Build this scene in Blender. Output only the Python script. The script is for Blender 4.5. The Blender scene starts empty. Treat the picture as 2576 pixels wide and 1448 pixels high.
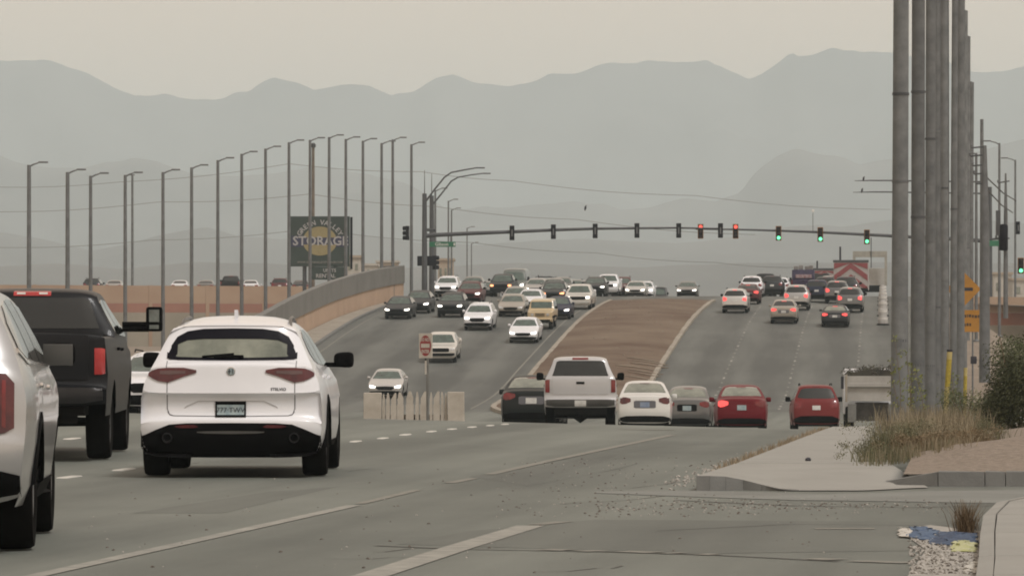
import bpy, bmesh, math, random
from mathutils import Vector, Matrix, noise
from mathutils.bvhtree import BVHTree
R = math.radians
random.seed(7)
scene = bpy.context.scene
C = scene.collection

# ------------------------------------------------------------------ camera
FPX, CX, HORIZON, PW, PH = 12000.0, 1288.0, 883.0, 2576.0, 1448.0   # long lens, in units of a 2576 px wide frame
CAMH = 1.284
cam = bpy.data.cameras.new('camera')
cam.sensor_width = 36.0
cam.lens = 36.0 * FPX / PW
cam.shift_y = (HORIZON - PH / 2) / PW
cam.clip_start = 0.5
cam.clip_end = 60000
cam_o = bpy.data.objects.new('camera', cam)
C.objects.link(cam_o)
cam_o.location = (0, 0, CAMH)
cam_o.rotation_euler = (R(90), 0, 0)
scene.camera = cam_o

# ------------------------------------------------------------------ sky, sun, exposure
SUN_EL, SUN_AZ = R(58), R(138)          # azimuth clockwise from the view direction (+Y)
world = bpy.data.worlds.new('World')
scene.world = world
world.use_nodes = True
nt = world.node_tree
nt.nodes.clear()
sky = nt.nodes.new('ShaderNodeTexSky')
sky.sky_type = 'NISHITA'
sky.sun_disc = False
sky.sun_elevation = SUN_EL
sky.sun_rotation = SUN_AZ
sky.altitude = 600
sky.air_density = 1.0
sky.dust_density = 6.0
sky.ozone_density = 1.0
hs = nt.nodes.new('ShaderNodeHueSaturation')
hs.inputs['Saturation'].default_value = 0.6
mx = nt.nodes.new('ShaderNodeMix')
mx.data_type = 'RGBA'
mx.blend_type = 'MIX'
mx.inputs[0].default_value = 0.80            # dusty veil over the clear sky
mx.inputs[7].default_value = (13.5, 10.2, 7.4, 1)
bg = nt.nodes.new('ShaderNodeBackground')
bg.inputs['Strength'].default_value = 0.085
wo = nt.nodes.new('ShaderNodeOutputWorld')
tcw = nt.nodes.new('ShaderNodeTexCoord')
sxw = nt.nodes.new('ShaderNodeSeparateXYZ')
mrw = nt.nodes.new('ShaderNodeMapRange')           # dust thickest near the horizon, thinner overhead
mrw.interpolation_type = 'SMOOTHSTEP'
mrw.inputs[1].default_value, mrw.inputs[2].default_value = 0.05, 0.8
mrw.inputs[3].default_value, mrw.inputs[4].default_value = 0.82, 0.40
nt.links.new(tcw.outputs['Generated'], sxw.inputs[0])
nt.links.new(sxw.outputs['Z'], mrw.inputs[0])
nt.links.new(mrw.outputs[0], mx.inputs[0])
nt.links.new(sky.outputs[0], hs.inputs['Color'])
nt.links.new(hs.outputs[0], mx.inputs[6])
nt.links.new(mx.outputs[2], bg.inputs[0])
nt.links.new(bg.outputs[0], wo.inputs[0])
sun = bpy.data.lights.new('sun', 'SUN')
sun.energy = 1.7
sun.angle = R(10)
sun.color = (1.0, 0.985, 0.96)
sun_o = bpy.data.objects.new('sun', sun)
C.objects.link(sun_o)
sd = Vector((math.sin(SUN_AZ) * math.cos(SUN_EL), math.cos(SUN_AZ) * math.cos(SUN_EL), math.sin(SUN_EL)))
sun_o.rotation_euler = sd.to_track_quat('Z', 'Y').to_euler()
vs = scene.view_settings
vs.view_transform = 'Standard'
vs.look = 'None'
vs.gamma = 1.0
vs.exposure = 0.03
vs.use_curve_mapping = False
scene.cycles.use_denoising = True
scene.cycles.max_bounces = 6
scene.cycles.volume_bounces = 2
scene.cycles.filter_width = 1.9
scene.cycles.sample_clamp_indirect = 4.0

# ------------------------------------------------------------------ materials
MATS = {}
def _new(name):
    m = bpy.data.materials.new(name)
    m.use_nodes = True
    b = m.node_tree.nodes['Principled BSDF']
    MATS[name] = m
    return m, m.node_tree.nodes, m.node_tree.links, b
def mat(name, col, rough=0.6, metal=0.0, spec=0.5, coat=0.0, var=0.0, vscale=3.0, bump=0.0, bscale=40.0, emit=None, estr=0.0, col2=None):
    if name in MATS:
        return MATS[name]
    m, N, L, b = _new(name)
    b.inputs['Base Color'].default_value = (*col, 1)
    b.inputs['Roughness'].default_value = rough
    b.inputs['Metallic'].default_value = metal
    b.inputs['Specular IOR Level'].default_value = spec
    if coat:
        b.inputs['Coat Weight'].default_value = coat
        b.inputs['Coat Roughness'].default_value = 0.06
    if emit:
        b.inputs['Emission Color'].default_value = (*emit, 1)
        b.inputs['Emission Strength'].default_value = estr
    tc = N.new('ShaderNodeTexCoord')
    if var or col2:
        n = N.new('ShaderNodeTexNoise')
        n.inputs['Scale'].default_value = vscale
        n.inputs['Detail'].default_value = 6
        n.inputs['Roughness'].default_value = 0.6
        L.new(tc.outputs['Object'], n.inputs['Vector'])
        r = N.new('ShaderNodeValToRGB')
        e = r.color_ramp.elements
        c2 = col2 if col2 else tuple(min(1, c * (1 + var)) for c in col)
        c1 = col if col2 else tuple(c * (1 - var) for c in col)
        e[0].position, e[1].position = 0.32, 0.68
        e[0].color, e[1].color = (*c1, 1), (*c2, 1)
        L.new(n.outputs['Fac'], r.inputs[0])
        L.new(r.outputs[0], b.inputs['Base Color'])
    if bump:
        n2 = N.new('ShaderNodeTexNoise')
        n2.inputs['Scale'].default_value = bscale
        n2.inputs['Detail'].default_value = 4
        L.new(tc.outputs['Object'], n2.inputs['Vector'])
        bp = N.new('ShaderNodeBump')
        bp.inputs['Strength'].default_value = bump
        bp.inputs['Distance'].default_value = 0.02
        L.new(n2.outputs['Fac'], bp.inputs['Height'])
        L.new(bp.outputs[0], b.inputs['Normal'])
    return m
def paint(name, col, metal=0.0, rough=0.28):
    dark = 0.2126 * col[0] + 0.7152 * col[1] + 0.0722 * col[2] < 0.06 and metal < 0.35
    return mat('paint_' + name, col, rough=0.4 if dark else rough, metal=metal, spec=0.12 if dark else 0.5, coat=0.08 if dark else 0.6, var=0.05, vscale=1.2)

def asphalt_mat(name, c1, c2, lane_rot, lane_amt):
    m, N, L, b = _new(name)
    tc = N.new('ShaderNodeTexCoord')
    mp = N.new('ShaderNodeMapping'); mp.inputs['Rotation'].default_value = (0, 0, lane_rot)
    L.new(tc.outputs['Object'], mp.inputs[0])
    big = N.new('ShaderNodeTexNoise'); big.inputs['Scale'].default_value = 0.09; big.inputs['Detail'].default_value = 5
    L.new(tc.outputs['Object'], big.inputs['Vector'])
    st = N.new('ShaderNodeMapping'); st.inputs['Scale'].default_value = (1.1, 0.02, 1)
    L.new(mp.outputs[0], st.inputs[0])
    streak = N.new('ShaderNodeTexNoise'); streak.inputs['Scale'].default_value = 1.0; streak.inputs['Detail'].default_value = 4
    L.new(st.outputs[0], streak.inputs['Vector'])
    # dark wheel tracks, one pair per 3.65 m lane
    sx = N.new('ShaderNodeSeparateXYZ'); L.new(mp.outputs[0], sx.inputs[0])
    sc_ = N.new('ShaderNodeMath'); sc_.operation = 'MULTIPLY'; sc_.inputs[1].default_value = 2 * math.pi / 3.65
    L.new(sx.outputs['X'], sc_.inputs[0])
    sn = N.new('ShaderNodeMath'); sn.operation = 'SINE'; L.new(sc_.outputs[0], sn.inputs[0])
    fine = N.new('ShaderNodeTexNoise'); fine.inputs['Scale'].default_value = 26; fine.inputs['Detail'].default_value = 6; fine.inputs['Roughness'].default_value = 0.75
    L.new(tc.outputs['Object'], fine.inputs['Vector'])
    a1 = N.new('ShaderNodeMath'); a1.operation = 'MULTIPLY_ADD'; a1.inputs[1].default_value = 0.75
    L.new(big.outputs['Fac'], a1.inputs[0])
    a2 = N.new('ShaderNodeMath'); a2.operation = 'MULTIPLY_ADD'; a2.inputs[1].default_value = 0.95; a2.inputs[2].default_value = -0.52
    L.new(streak.outputs['Fac'], a2.inputs[0]); L.new(a2.outputs[0], a1.inputs[2])
    a3 = N.new('ShaderNodeMath'); a3.operation = 'MULTIPLY_ADD'; a3.inputs[1].default_value = lane_amt
    L.new(sn.outputs[0], a3.inputs[0]); L.new(a1.outputs[0], a3.inputs[2])
    a4 = N.new('ShaderNodeMath'); a4.operation = 'MULTIPLY_ADD'; a4.inputs[1].default_value = 0.42
    mid = N.new('ShaderNodeTexNoise'); mid.inputs['Scale'].default_value = 0.7; mid.inputs['Detail'].default_value = 7; mid.inputs['Roughness'].default_value = 0.7
    mm = N.new('ShaderNodeMapping'); mm.inputs['Scale'].default_value = (1.0, 0.3, 1.0); L.new(mp.outputs[0], mm.inputs[0]); L.new(mm.outputs[0], mid.inputs['Vector'])
    a5 = N.new('ShaderNodeMath'); a5.operation = 'MULTIPLY_ADD'; a5.inputs[1].default_value = 0.55
    a6 = N.new('ShaderNodeMath'); a6.operation = 'SUBTRACT'; a6.inputs[1].default_value = 0.27
    L.new(mid.outputs['Fac'], a5.inputs[0]); L.new(a3.outputs[0], a5.inputs[2]); L.new(a5.outputs[0], a6.inputs[0])
    L.new(fine.outputs['Fac'], a4.inputs[0]); L.new(a6.outputs[0], a4.inputs[2])
    r = N.new('ShaderNodeValToRGB'); e = r.color_ramp.elements
    e[0].position, e[1].position = 0.30, 0.85
    e[0].color, e[1].color = (*c1, 1), (*c2, 1)
    L.new(a4.outputs[0], r.inputs[0]); L.new(r.outputs[0], b.inputs['Base Color'])
    b.inputs['Roughness'].default_value = 0.72
    b.inputs['Specular IOR Level'].default_value = 0.4
    bp = N.new('ShaderNodeBump'); bp.inputs['Strength'].default_value = 0.35; bp.inputs['Distance'].default_value = 0.01
    L.new(fine.outputs['Fac'], bp.inputs['Height']); L.new(bp.outputs[0], b.inputs['Normal'])
    return m

M_ASPH = asphalt_mat('asphalt_near', (0.092, 0.102, 0.091), (0.170, 0.184, 0.163), R(6), 0.13)
M_ASPHF = asphalt_mat('asphalt_far', (0.066, 0.071, 0.066), (0.124, 0.131, 0.120), R(4.1), 0.19)
M_CONC = mat('concrete_light', (0.275, 0.272, 0.25), 0.9, var=0.07, vscale=0.9, bump=0.2, bscale=60)
M_KERB = mat('concrete_kerb', (0.155, 0.158, 0.152), 0.9, var=0.2, vscale=2.0, bump=0.2)
M_KERBL = mat('concrete_kerb_pale', (0.29, 0.26, 0.215), 0.9, var=0.18, vscale=0.8, bump=0.2)
M_DIRT = mat('dirt_median', (0.080, 0.043, 0.024), 0.95, col2=(0.165, 0.124, 0.085), vscale=0.2, bump=0.5, bscale=9)
M_SAND = mat('desert_soil', (0.17, 0.135, 0.105), 0.95, col2=(0.235, 0.195, 0.15), vscale=0.3, bump=0.4, bscale=8)
M_GRAVEL = mat('gravel_planter', (0.165, 0.135, 0.105), 0.95, col2=(0.26, 0.215, 0.175), vscale=14, bump=0.9, bscale=30)
M_PEB = mat('pebble', (0.22, 0.21, 0.19), 0.9, col2=(0.42, 0.40, 0.365), vscale=9)
M_PEBD = mat('pebble_dark', (0.07, 0.06, 0.05), 0.9, col2=(0.16, 0.14, 0.12), vscale=9)
M_PAINTW = mat('road_paint', (0.31, 0.305, 0.27), 0.8, col2=(0.20, 0.20, 0.18), vscale=5)
M_PAINTW2 = mat('road_paint_worn', (0.15, 0.148, 0.128), 0.85, col2=(0.24, 0.235, 0.205), vscale=7)
M_DOT = mat('lane_dot', (0.50, 0.49, 0.45), 0.6, var=0.1, vscale=9)
M_SEAM = mat('tar_seam', (0.06, 0.059, 0.053), 0.8, var=0.3, vscale=4)
M_RUB = mat('tyre_rubber', (0.007, 0.0068, 0.0066), 0.95, var=0.25, vscale=10, spec=0.05)
M_BLK = mat('black_trim', (0.0045, 0.0045, 0.005), 0.8, var=0.2, vscale=6, spec=0.06)
M_BLKG = mat('black_gloss', (0.004, 0.004, 0.008), 0.35, var=0.1, spec=0.12)
M_UNDER = mat('underbody', (0.010, 0.010, 0.010), 0.9, var=0.2, spec=0.2)
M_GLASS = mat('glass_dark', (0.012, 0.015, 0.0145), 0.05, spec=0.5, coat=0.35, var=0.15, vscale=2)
M_GLASSF = mat('glass_windscreen', (0.050, 0.078, 0.066), 0.06, spec=0.6, coat=0.6, var=0.4, vscale=2.5)  # greenish base lifted to stand in for reflected sky
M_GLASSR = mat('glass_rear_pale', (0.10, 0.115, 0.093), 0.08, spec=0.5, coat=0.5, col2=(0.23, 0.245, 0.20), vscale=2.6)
M_CHROME = mat('chrome', (0.62, 0.62, 0.63), 0.18, metal=1.0, var=0.08)
M_RIM = mat('wheel_rim', (0.30, 0.30, 0.31), 0.35, metal=0.8, var=0.1)
M_RIMD = mat('wheel_rim_dark', (0.04, 0.04, 0.042), 0.4, metal=0.5, var=0.1)
M_TAIL = mat('taillight_red', (0.10, 0.008, 0.010), 0.2, coat=0.3, col2=(0.20, 0.014, 0.016), vscale=6)
M_TAILD = mat('taillight_dark', (0.045, 0.007, 0.012), 0.2, coat=0.25, col2=(0.11, 0.018, 0.02), vscale=7)
M_TAILON = mat('taillight_lit', (0.5, 0.03, 0.03), 0.3, var=0.1, emit=(1.0, 0.10, 0.09), estr=1.15)
M_TAILHALF = mat('taillight_glow', (0.4, 0.02, 0.02), 0.3, var=0.2, emit=(1.0, 0.06, 0.05), estr=0.35)
M_HEADOFF = mat('headlight_glass', (0.45, 0.46, 0.46), 0.12, coat=1.0, var=0.3, vscale=12)
M_HEADON = mat('headlight_lit', (0.9, 0.9, 0.85), 0.3, var=0.05, emit=(1.0, 0.97, 0.88), estr=2.6)
M_AMBER = mat('amber_lit', (0.8, 0.3, 0.1), 0.3, var=0.05, emit=(1.0, 0.42, 0.20), estr=1.9)
M_AMBEROFF = mat('amber_lens', (0.55, 0.20, 0.05), 0.3, var=0.1)
M_LAMPW = mat('reverse_lens', (0.55, 0.53, 0.5), 0.25, var=0.1)
M_PLATE = mat('plate_blue', (0.20, 0.27, 0.30), 0.5, col2=(0.34, 0.40, 0.40), vscale=14)
M_PLATEW = mat('plate_white', (0.52, 0.52, 0.50), 0.5, var=0.15, vscale=14)
M_PLATEB = mat('plate_bluish', (0.12, 0.17, 0.27), 0.5, col2=(0.24, 0.28, 0.34), vscale=14)
M_INK = mat('ink_dark', (0.02, 0.02, 0.03), 0.6, var=0.1)
M_SEAMW = mat('panel_gap', (0.10, 0.10, 0.11), 0.7, var=0.1)
M_GREYC = mat('painted_crease_shade', (0.42, 0.42, 0.43), 0.5, var=0.05)  # grey that paints shade along the plate crease
M_POLEG = mat('galvanised_steel', (0.135, 0.142, 0.146), 0.65, metal=0.2, var=0.25, vscale=2.0)
M_POLED = mat('weathered_dark_steel', (0.065, 0.069, 0.074), 0.7, var=0.25, vscale=1.0)
M_SIG = mat('signal_black', (0.006, 0.006, 0.010), 0.6, var=0.2, spec=0.15)
M_SIGY = mat('signal_yellow_edge', (0.26, 0.11, 0.015), 0.5, var=0.2)
M_REDON = mat('signal_red_lit', (0.6, 0.05, 0.04), 0.3, var=0.05, emit=(1.0, 0.10, 0.07), estr=2.0)
M_GRNON = mat('signal_green_lit', (0.2, 0.7, 0.4), 0.3, var=0.05, emit=(0.16, 1.0, 0.45), estr=2.0)
M_LENSOFF = mat('signal_lens_off', (0.05, 0.02, 0.015), 0.3, var=0.3)

# ------------------------------------------------------------------ mesh helpers
class MB:
    def __init__(s):
        s.v, s.f = [], []
    def add(s, vs, fs):
        o = len(s.v)
        s.v += [tuple(v) for v in vs]
        s.f += [tuple(i + o for i in f) for f in fs]
        return s
    def box(s, c, d, rz=0.0, top=(1, 1), taper_bottom=(1, 1)):
        x, y, z = d[0] / 2, d[1] / 2, d[2] / 2
        vs = []
        for sz, (tx, ty) in ((-z, taper_bottom), (z, top)):
            for sx, sy in ((-x, -y), (x, -y), (x, y), (-x, y)):
                px, py = sx * tx, sy * ty
                cr, sr = math.cos(rz), math.sin(rz)
                vs.append((c[0] + px * cr - py * sr, c[1] + px * sr + py * cr, c[2] + sz))
        return s.add(vs, [(3, 2, 1, 0), (4, 5, 6, 7), (0, 1, 5, 4), (1, 2, 6, 5), (2, 3, 7, 6), (3, 0, 4, 7)])
    def bbox(s, c, d, b=0.02):
        """box with chamfered vertical and horizontal edges"""
        bm = bmesh.new()
        bmesh.ops.create_cube(bm, size=1.0)
        for v in bm.verts:
            v.co = Vector((c[0] + v.co.x * d[0], c[1] + v.co.y * d[1], c[2] + v.co.z * d[2]))
        bmesh.ops.bevel(bm, geom=bm.edges[:], offset=b, segments=2, affect='EDGES', profile=0.6)
        bm.verts.index_update()
        s.add([v.co for v in bm.verts], [[v.index for v in f.verts] for f in bm.faces])
        bm.free()
        return s
    def tube(s, pts, rad, n=8, cap=True):
        pts = [Vector(p) for p in pts]
        if not hasattr(rad, '__len__'):
            rad = [rad] * len(pts)
        o = len(s.v)
        up = Vector((0.13, 0.21, 1)).normalized()
        for i, p in enumerate(pts):
            d = (pts[min(i + 1, len(pts) - 1)] - pts[max(i - 1, 0)]).normalized()
            ref = up if abs(d.dot(up)) < 0.9 else Vector((1, 0.1, 0))
            a = d.cross(ref).normalized(); b = d.cross(a).normalized()
            for k in range(n):
                t = 2 * math.pi * k / n
                s.v.append(tuple(p + (a * math.cos(t) + b * math.sin(t)) * rad[i]))
        for i in range(len(pts) - 1):
            for k in range(n):
                k2 = (k + 1) % n
                s.f.append((o + i * n + k, o + i * n + k2, o + (i + 1) * n + k2, o + (i + 1) * n + k))
        if cap:
            s.f.append(tuple(o + k for k in range(n))[::-1])
            s.f.append(tuple(o + (len(pts) - 1) * n + k for k in range(n)))
        return s
    def prism(s, poly, axis, a, b):
        """extrude a 2-D polygon along an axis; poly coords are the two other axes in x,y,z order"""
        def put(p, t):
            return {'x': (t, p[0], p[1]), 'y': (p[0], t, p[1]), 'z': (p[0], p[1], t)}[axis]
        n = len(poly)
        vs = [put(p, a) for p in poly] + [put(p, b) for p in poly]
        fs = [tuple(range(n))[::-1], tuple(range(n, 2 * n))] + [(i, (i + 1) % n, n + (i + 1) % n, n + i) for i in range(n)]
        return s.add(vs, fs)
    def lathe(s, prof, axis='x', c=(0, 0, 0), n=24):
        """prof: (radius, along)"""
        o = len(s.v)
        for r, t in prof:
            for k in range(n):
                a = 2 * math.pi * k / n
                u, w = r * math.cos(a), r * math.sin(a)
                p = {'x': (t, u, w), 'y': (u, t, w), 'z': (u, w, t)}[axis]
                s.v.append((c[0] + p[0], c[1] + p[1], c[2] + p[2]))
        for i in range(len(prof) - 1):
            for k in range(n):
                k2 = (k + 1) % n
                s.f.append((o + i * n + k, o + i * n + k2, o + (i + 1) * n + k2, o + (i + 1) * n + k))
        return s
    def mesh(s, name, smooth=None):
        m = bpy.data.meshes.new(name)
        m.from_pydata(s.v, [], s.f)
        bm = bmesh.new(); bm.from_mesh(m)
        bmesh.ops.recalc_face_normals(bm, faces=bm.faces)
        bm.to_mesh(m); bm.free()
        if smooth is not None:
            m.shade_smooth()
            m.set_sharp_from_angle(angle=R(smooth))
        return m
def obj(name, me, m=None, parent=None, loc=None, rot=None):
    o = bpy.data.objects.new(name, me)
    C.objects.link(o)
    if me is not None and m is not None:
        if not me.materials:
            me.materials.append(m)
        elif me.materials[0] is not m:
            o.material_slots[0].link = 'OBJECT'
            o.material_slots[0].material = m
    if parent:
        o.parent = parent
    if loc:
        o.location = loc
    if rot:
        o.rotation_euler = rot
    return o
def tag(o, label=None, cat=None, group=None, kind=None):
    if label: o['label'] = label
    if cat: o['category'] = cat
    if group: o['group'] = group
    if kind: o['kind'] = kind
    return o
def empty(name, loc=(0, 0, 0), rz=0.0):
    o = bpy.data.objects.new(name, None)
    o.empty_display_size = 0.2
    C.objects.link(o)
    o.location = loc
    o.rotation_euler = (0, 0, rz)
    return o
def text_mesh(s, size, extrude=0.0, offset=0.0, align='CENTER', spacing=1.0):
    cu = bpy.data.curves.new('txt', 'FONT')
    cu.body = s; cu.size = size; cu.extrude = extrude; cu.offset = offset
    cu.align_x = align; cu.align_y = 'CENTER'; cu.space_character = spacing
    cu.resolution_u = 2
    t = bpy.data.objects.new('txt', cu)
    me = bpy.data.meshes.new_from_object(t)
    bpy.data.objects.remove(t); bpy.data.curves.remove(cu)
    return me
FACE_CAM = (R(90), 0, 0)      # text plane turned to face -Y
ORD = ['first', 'second', 'third', 'fourth', 'fifth', 'sixth', 'seventh', 'eighth', 'ninth', 'tenth', 'eleventh', 'twelfth', 'thirteenth', 'fourteenth', 'fifteenth', 'sixteenth', 'seventeenth', 'eighteenth']

# ------------------------------------------------------------------ the lie of the land (heights relative to the near road = 0)
PROF = [(-300, 0), (0, 0), (40, 0), (62, 0.01), (80, 0.035), (100, -0.22), (129, -0.84), (156, -1.30), (179, -1.74), (200, -1.98), (220, -1.86), (250, -1.12),
        (273, 0.40), (286, 1.30), (304, 2.52), (320, 3.46), (353, 4.84), (387, 5.74), (405, 5.90), (425, 5.86), (450, 5.66), (500, 5.0), (700, 3.2), (1200, 2.0), (20000, 2.0)]
def _pchip(P):
    x = [p[0] for p in P]; y = [p[1] for p in P]; n = len(P)
    h = [x[i + 1] - x[i] for i in range(n - 1)]; d = [(y[i + 1] - y[i]) / h[i] for i in range(n - 1)]
    m = [0.0] * n
    for i in range(1, n - 1):
        if d[i - 1] * d[i] > 0:
            w1, w2 = 2 * h[i] + h[i - 1], h[i] + 2 * h[i - 1]
            m[i] = (w1 + w2) / (w1 / d[i - 1] + w2 / d[i])
    def f(t):
        if t <= x[0]: return y[0]
        if t >= x[-1]: return y[-1]
        lo = 0
        for i in range(n - 1):
            if x[i] <= t <= x[i + 1]:
                lo = i; break
        u = (t - x[lo]) / h[lo]
        return (2 * u**3 - 3 * u**2 + 1) * y[lo] + (u**3 - 2 * u**2 + u) * h[lo] * m[lo] + (-2 * u**3 + 3 * u**2) * y[lo + 1] + (u**3 - u**2) * h[lo] * m[lo + 1]
    return f
_prof = _pchip(PROF)
def sstep(a, b, t):
    t = min(1, max(0, (t - a) / (b - a)))
    return t * t * (3 - 2 * t)
def G(X, Y):
    cross = sstep(45, 80, Y) * (1 - sstep(130, 205, Y))
    return _prof(Y) - 0.024 * max(-9, min(9, X)) * cross
def XL(Y): return -12 + 0.056 * (Y - 288)
def XM1(Y): return 9.0 + 0.069 * (Y - 383)
def XM2(Y): return 14.5 + 0.078 * (Y - 348)
def XR(Y): return XM2(Y) + 15.2
def P(x, y, s):
    return Vector(((x - CX) / s, FPX / s, CAMH + (HORIZON - y) / s))
def gp(x, y, ymin=5.0, ymax=600.0, lift=0.0):
    """point of the ground seen in direction (x, y)"""
    Y = ymin
    step = 0.5
    while Y < ymax:
        z = CAMH + (HORIZON - y) * Y / FPX
        if z <= G((x - CX) * Y / FPX, Y) + lift:
            lo, hi = Y - step, Y
            for _ in range(30):
                mid = (lo + hi) / 2
                if CAMH + (HORIZON - y) * mid / FPX <= G((x - CX) * mid / FPX, mid) + lift: hi = mid
                else: lo = mid
            Y = hi
            break
        Y += step
    X = (x - CX) * Y / FPX
    return Vector((X, Y, G(X, Y) + lift))

# ------------------------------------------------------------------ vehicles: a draped shell per kind, its lamps, glass and trim projected onto it
def chaikin(p, n=2):
    for _ in range(n):
        q = [p[0]]
        for a, b in zip(p, p[1:]):
            q.append((a[0] * .75 + b[0] * .25, a[1] * .75 + b[1] * .25))
            q.append((a[0] * .25 + b[0] * .75, a[1] * .25 + b[1] * .75))
        q.append(p[-1]); p = q
    return p
def resample(p, d):
    out = [p[0]]
    for a, b in zip(p, p[1:]):
        L_ = math.dist(a, b)
        k = max(1, int(math.ceil(L_ / d)))
        for i in range(1, k + 1):
            out.append((a[0] + (b[0] - a[0]) * i / k, a[1] + (b[1] - a[1]) * i / k))
    q = [out[0]]
    for a in out[1:]:
        if math.dist(a, q[-1]) > d * 0.35: q.append(a)
    return q
def interp(tab, t):
    if t <= tab[0][0]: return tab[0][1]
    for a, b in zip(tab, tab[1:]):
        if t <= b[0]: return a[1] + (b[1] - a[1]) * (t - a[0]) / (b[0] - a[0])
    return tab[-1][1]

class Shell:
    def __init__(s, prof, wz, L, axles, wr, sill=0.24, tf=0.13, tr=0.08, crown=0.035, bed=None, arch=1.14, res=0.085):
        s.L, s.axles, s.wr, s.wz, s.tf, s.tr = L, axles, wr, wz, tf, tr
        pr = resample(chaikin(prof, 2), res)
        N = len(pr)
        us = [-1, -.985, -.94, -.86, -.72, -.5, -.25, 0, .25, .5, .72, .86, .94, .985, 1]
        V, F = [], []
        edge = []
        for i, (y, z) in enumerate(pr):
            a, b = pr[max(0, i - 1)], pr[min(N - 1, i + 1)]
            ty, tz = b[0] - a[0], b[1] - a[1]
            l = math.hypot(ty, tz) or 1
            ny, nz = tz / l, -ty / l                  # outward for a front-to-rear sweep: rotated
            if i == 0 or i == N - 1: pass
            ny, nz = (ny, nz) if True else (0, 0)
            row = []
            for u in us:
                c = crown * (abs(u) ** 2) * 0.6 + crown * 1.5 * (abs(u) ** 9)
                yy, zz = y - ny * c, z - nz * c
                if bed and bed[0] < y < bed[1] and z > bed[2] and abs(u) < 0.9:
                    zz = bed[3]
                x = u * s.W(yy, zz if not (bed and zz == bed[3]) else z)
                row.append(len(V)); V.append((x, yy, zz))
            edge.append(row)
        for i in range(N - 1):
            for j in range(len(us) - 1):
                F.append((edge[i][j], edge[i][j + 1], edge[i + 1][j + 1], edge[i + 1][j]))
        ys = [V[r[0]][1] for r in edge]
        iF, iR = max(range(N), key=lambda i: ys[i]), min(range(N), key=lambda i: ys[i])
        lowF = sorted((V[edge[i][0]][1], V[edge[i][0]][2]) for i in range(0, iF + 1))
        lowR = sorted((V[edge[i][0]][1], V[edge[i][0]][2]) for i in range(iR, N))
        def zlow(y):
            z = sill
            if len(lowF) > 1 and y > lowF[0][0]: z = max(z, interp(lowF, y))
            if len(lowR) > 1 and y < lowR[-1][0]: z = max(z, interp(lowR, y))
            ra = wr * arch
            for ya in axles:
                if abs(y - ya) < ra: z = max(z, wr * 0.97 + math.sqrt(ra * ra - (y - ya) ** 2))
            return z
        nzs = 10
        for side in (0, -1):
            prev = None
            for i in range(iF, iR + 1):
                k = edge[i][side]; x0, y0, z0 = V[k]
                zb = min(zlow(y0), z0)
                col = [k]
                for q in range(1, nzs + 1):
                    zq = z0 + (zb - z0) * q / nzs
                    col.append(len(V)); V.append((math.copysign(s.W(y0, zq), x0), y0, zq))
                if prev and abs(y0 - py) > 1e-4:
                    for q in range(nzs):
                        F.append((prev[q], prev[q + 1], col[q + 1], col[q]) if side == 0 else (col[q], col[q + 1], prev[q + 1], prev[q]))
                prev, py = col, y0
        s.V, s.F = V, F
        mb = MB(); mb.v, mb.f = V, F
        s.mesh = mb.mesh('body', 32)
        s.bvh = BVHTree.FromPolygons([Vector(v) for v in V], F)
    def W(s, y, z):
        w = interp(s.wz, z)
        h = s.L / 2
        e = max(0, (abs(y) / h - 0.55) / 0.45)
        return w - (s.tf if y > 0 else s.tr) * min(1.15, e) ** 2.4
    def hit(s, face, a, z):
        if face == 'rear': o, d = Vector((a, -12, z)), Vector((0, 1, 0))
        elif face == 'front': o, d = Vector((a, 12, z)), Vector((0, -1, 0))
        elif face == 'right': o, d = Vector((5, a, z)), Vector((-1, 0, 0))
        elif face == 'left': o, d = Vector((-5, a, z)), Vector((1, 0, 0))
        else: o, d = Vector((a, z, 8)), Vector((0, 0, -1))
        return s.bvh.ray_cast(o, d)[0], d
    def patch(s, face, cols, off=0.008, nz=6, sub=5, deep=0.02):
        """piece of trim laid on the shell: cols = (across, low, high)"""
        c2 = []
        for a, b in zip(cols, cols[1:]):
            for k in range(sub):
                t = k / sub
                c2.append(tuple(a[i] + (b[i] - a[i]) * t for i in range(3)))
        c2.append(cols[-1])
        grid, last = [], None
        for a, z0, z1 in c2:
            r = []
            for k in range(nz + 1):
                z = z0 + (z1 - z0) * k / nz
                h, d = s.hit(face, a, z)
                if h is None:
                    if last is None: 
                        h = {'rear': Vector((a, -s.L / 2, z)), 'front': Vector((a, s.L / 2, z)), 'right': Vector((s.wz[0][1], a, z)), 'left': Vector((-s.wz[0][1], a, z)), 'top': Vector((a, z, 1))}[face]
                    else:
                        h = Vector(last)
                        if face in ('rear', 'front'): h.x, h.z = a, z
                        elif face in ('right', 'left'): h.y, h.z = a, z
                last = h
                r.append((h - d * off, h + d * deep))
            grid.append(r)
        mb = MB(); n, m = len(grid), nz + 1
        vs = [p[0] for r in grid for p in r] + [p[1] for r in grid for p in r]
        fs = [(i * m + k, (i + 1) * m + k, (i + 1) * m + k + 1, i * m + k + 1) for i in range(n - 1) for k in range(m - 1)]
        rim = [i * m for i in range(n)] + [(n - 1) * m + k for k in range(1, m)] + [i * m + m - 1 for i in range(n - 2, -1, -1)] + [k for k in range(m - 2, 0, -1)]
        for a, b in zip(rim, rim[1:] + rim[:1]):
            fs.append((a, a + n * m, b + n * m, b))
        mb.add(vs, fs)
        return mb.mesh('patch', 40)

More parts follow.
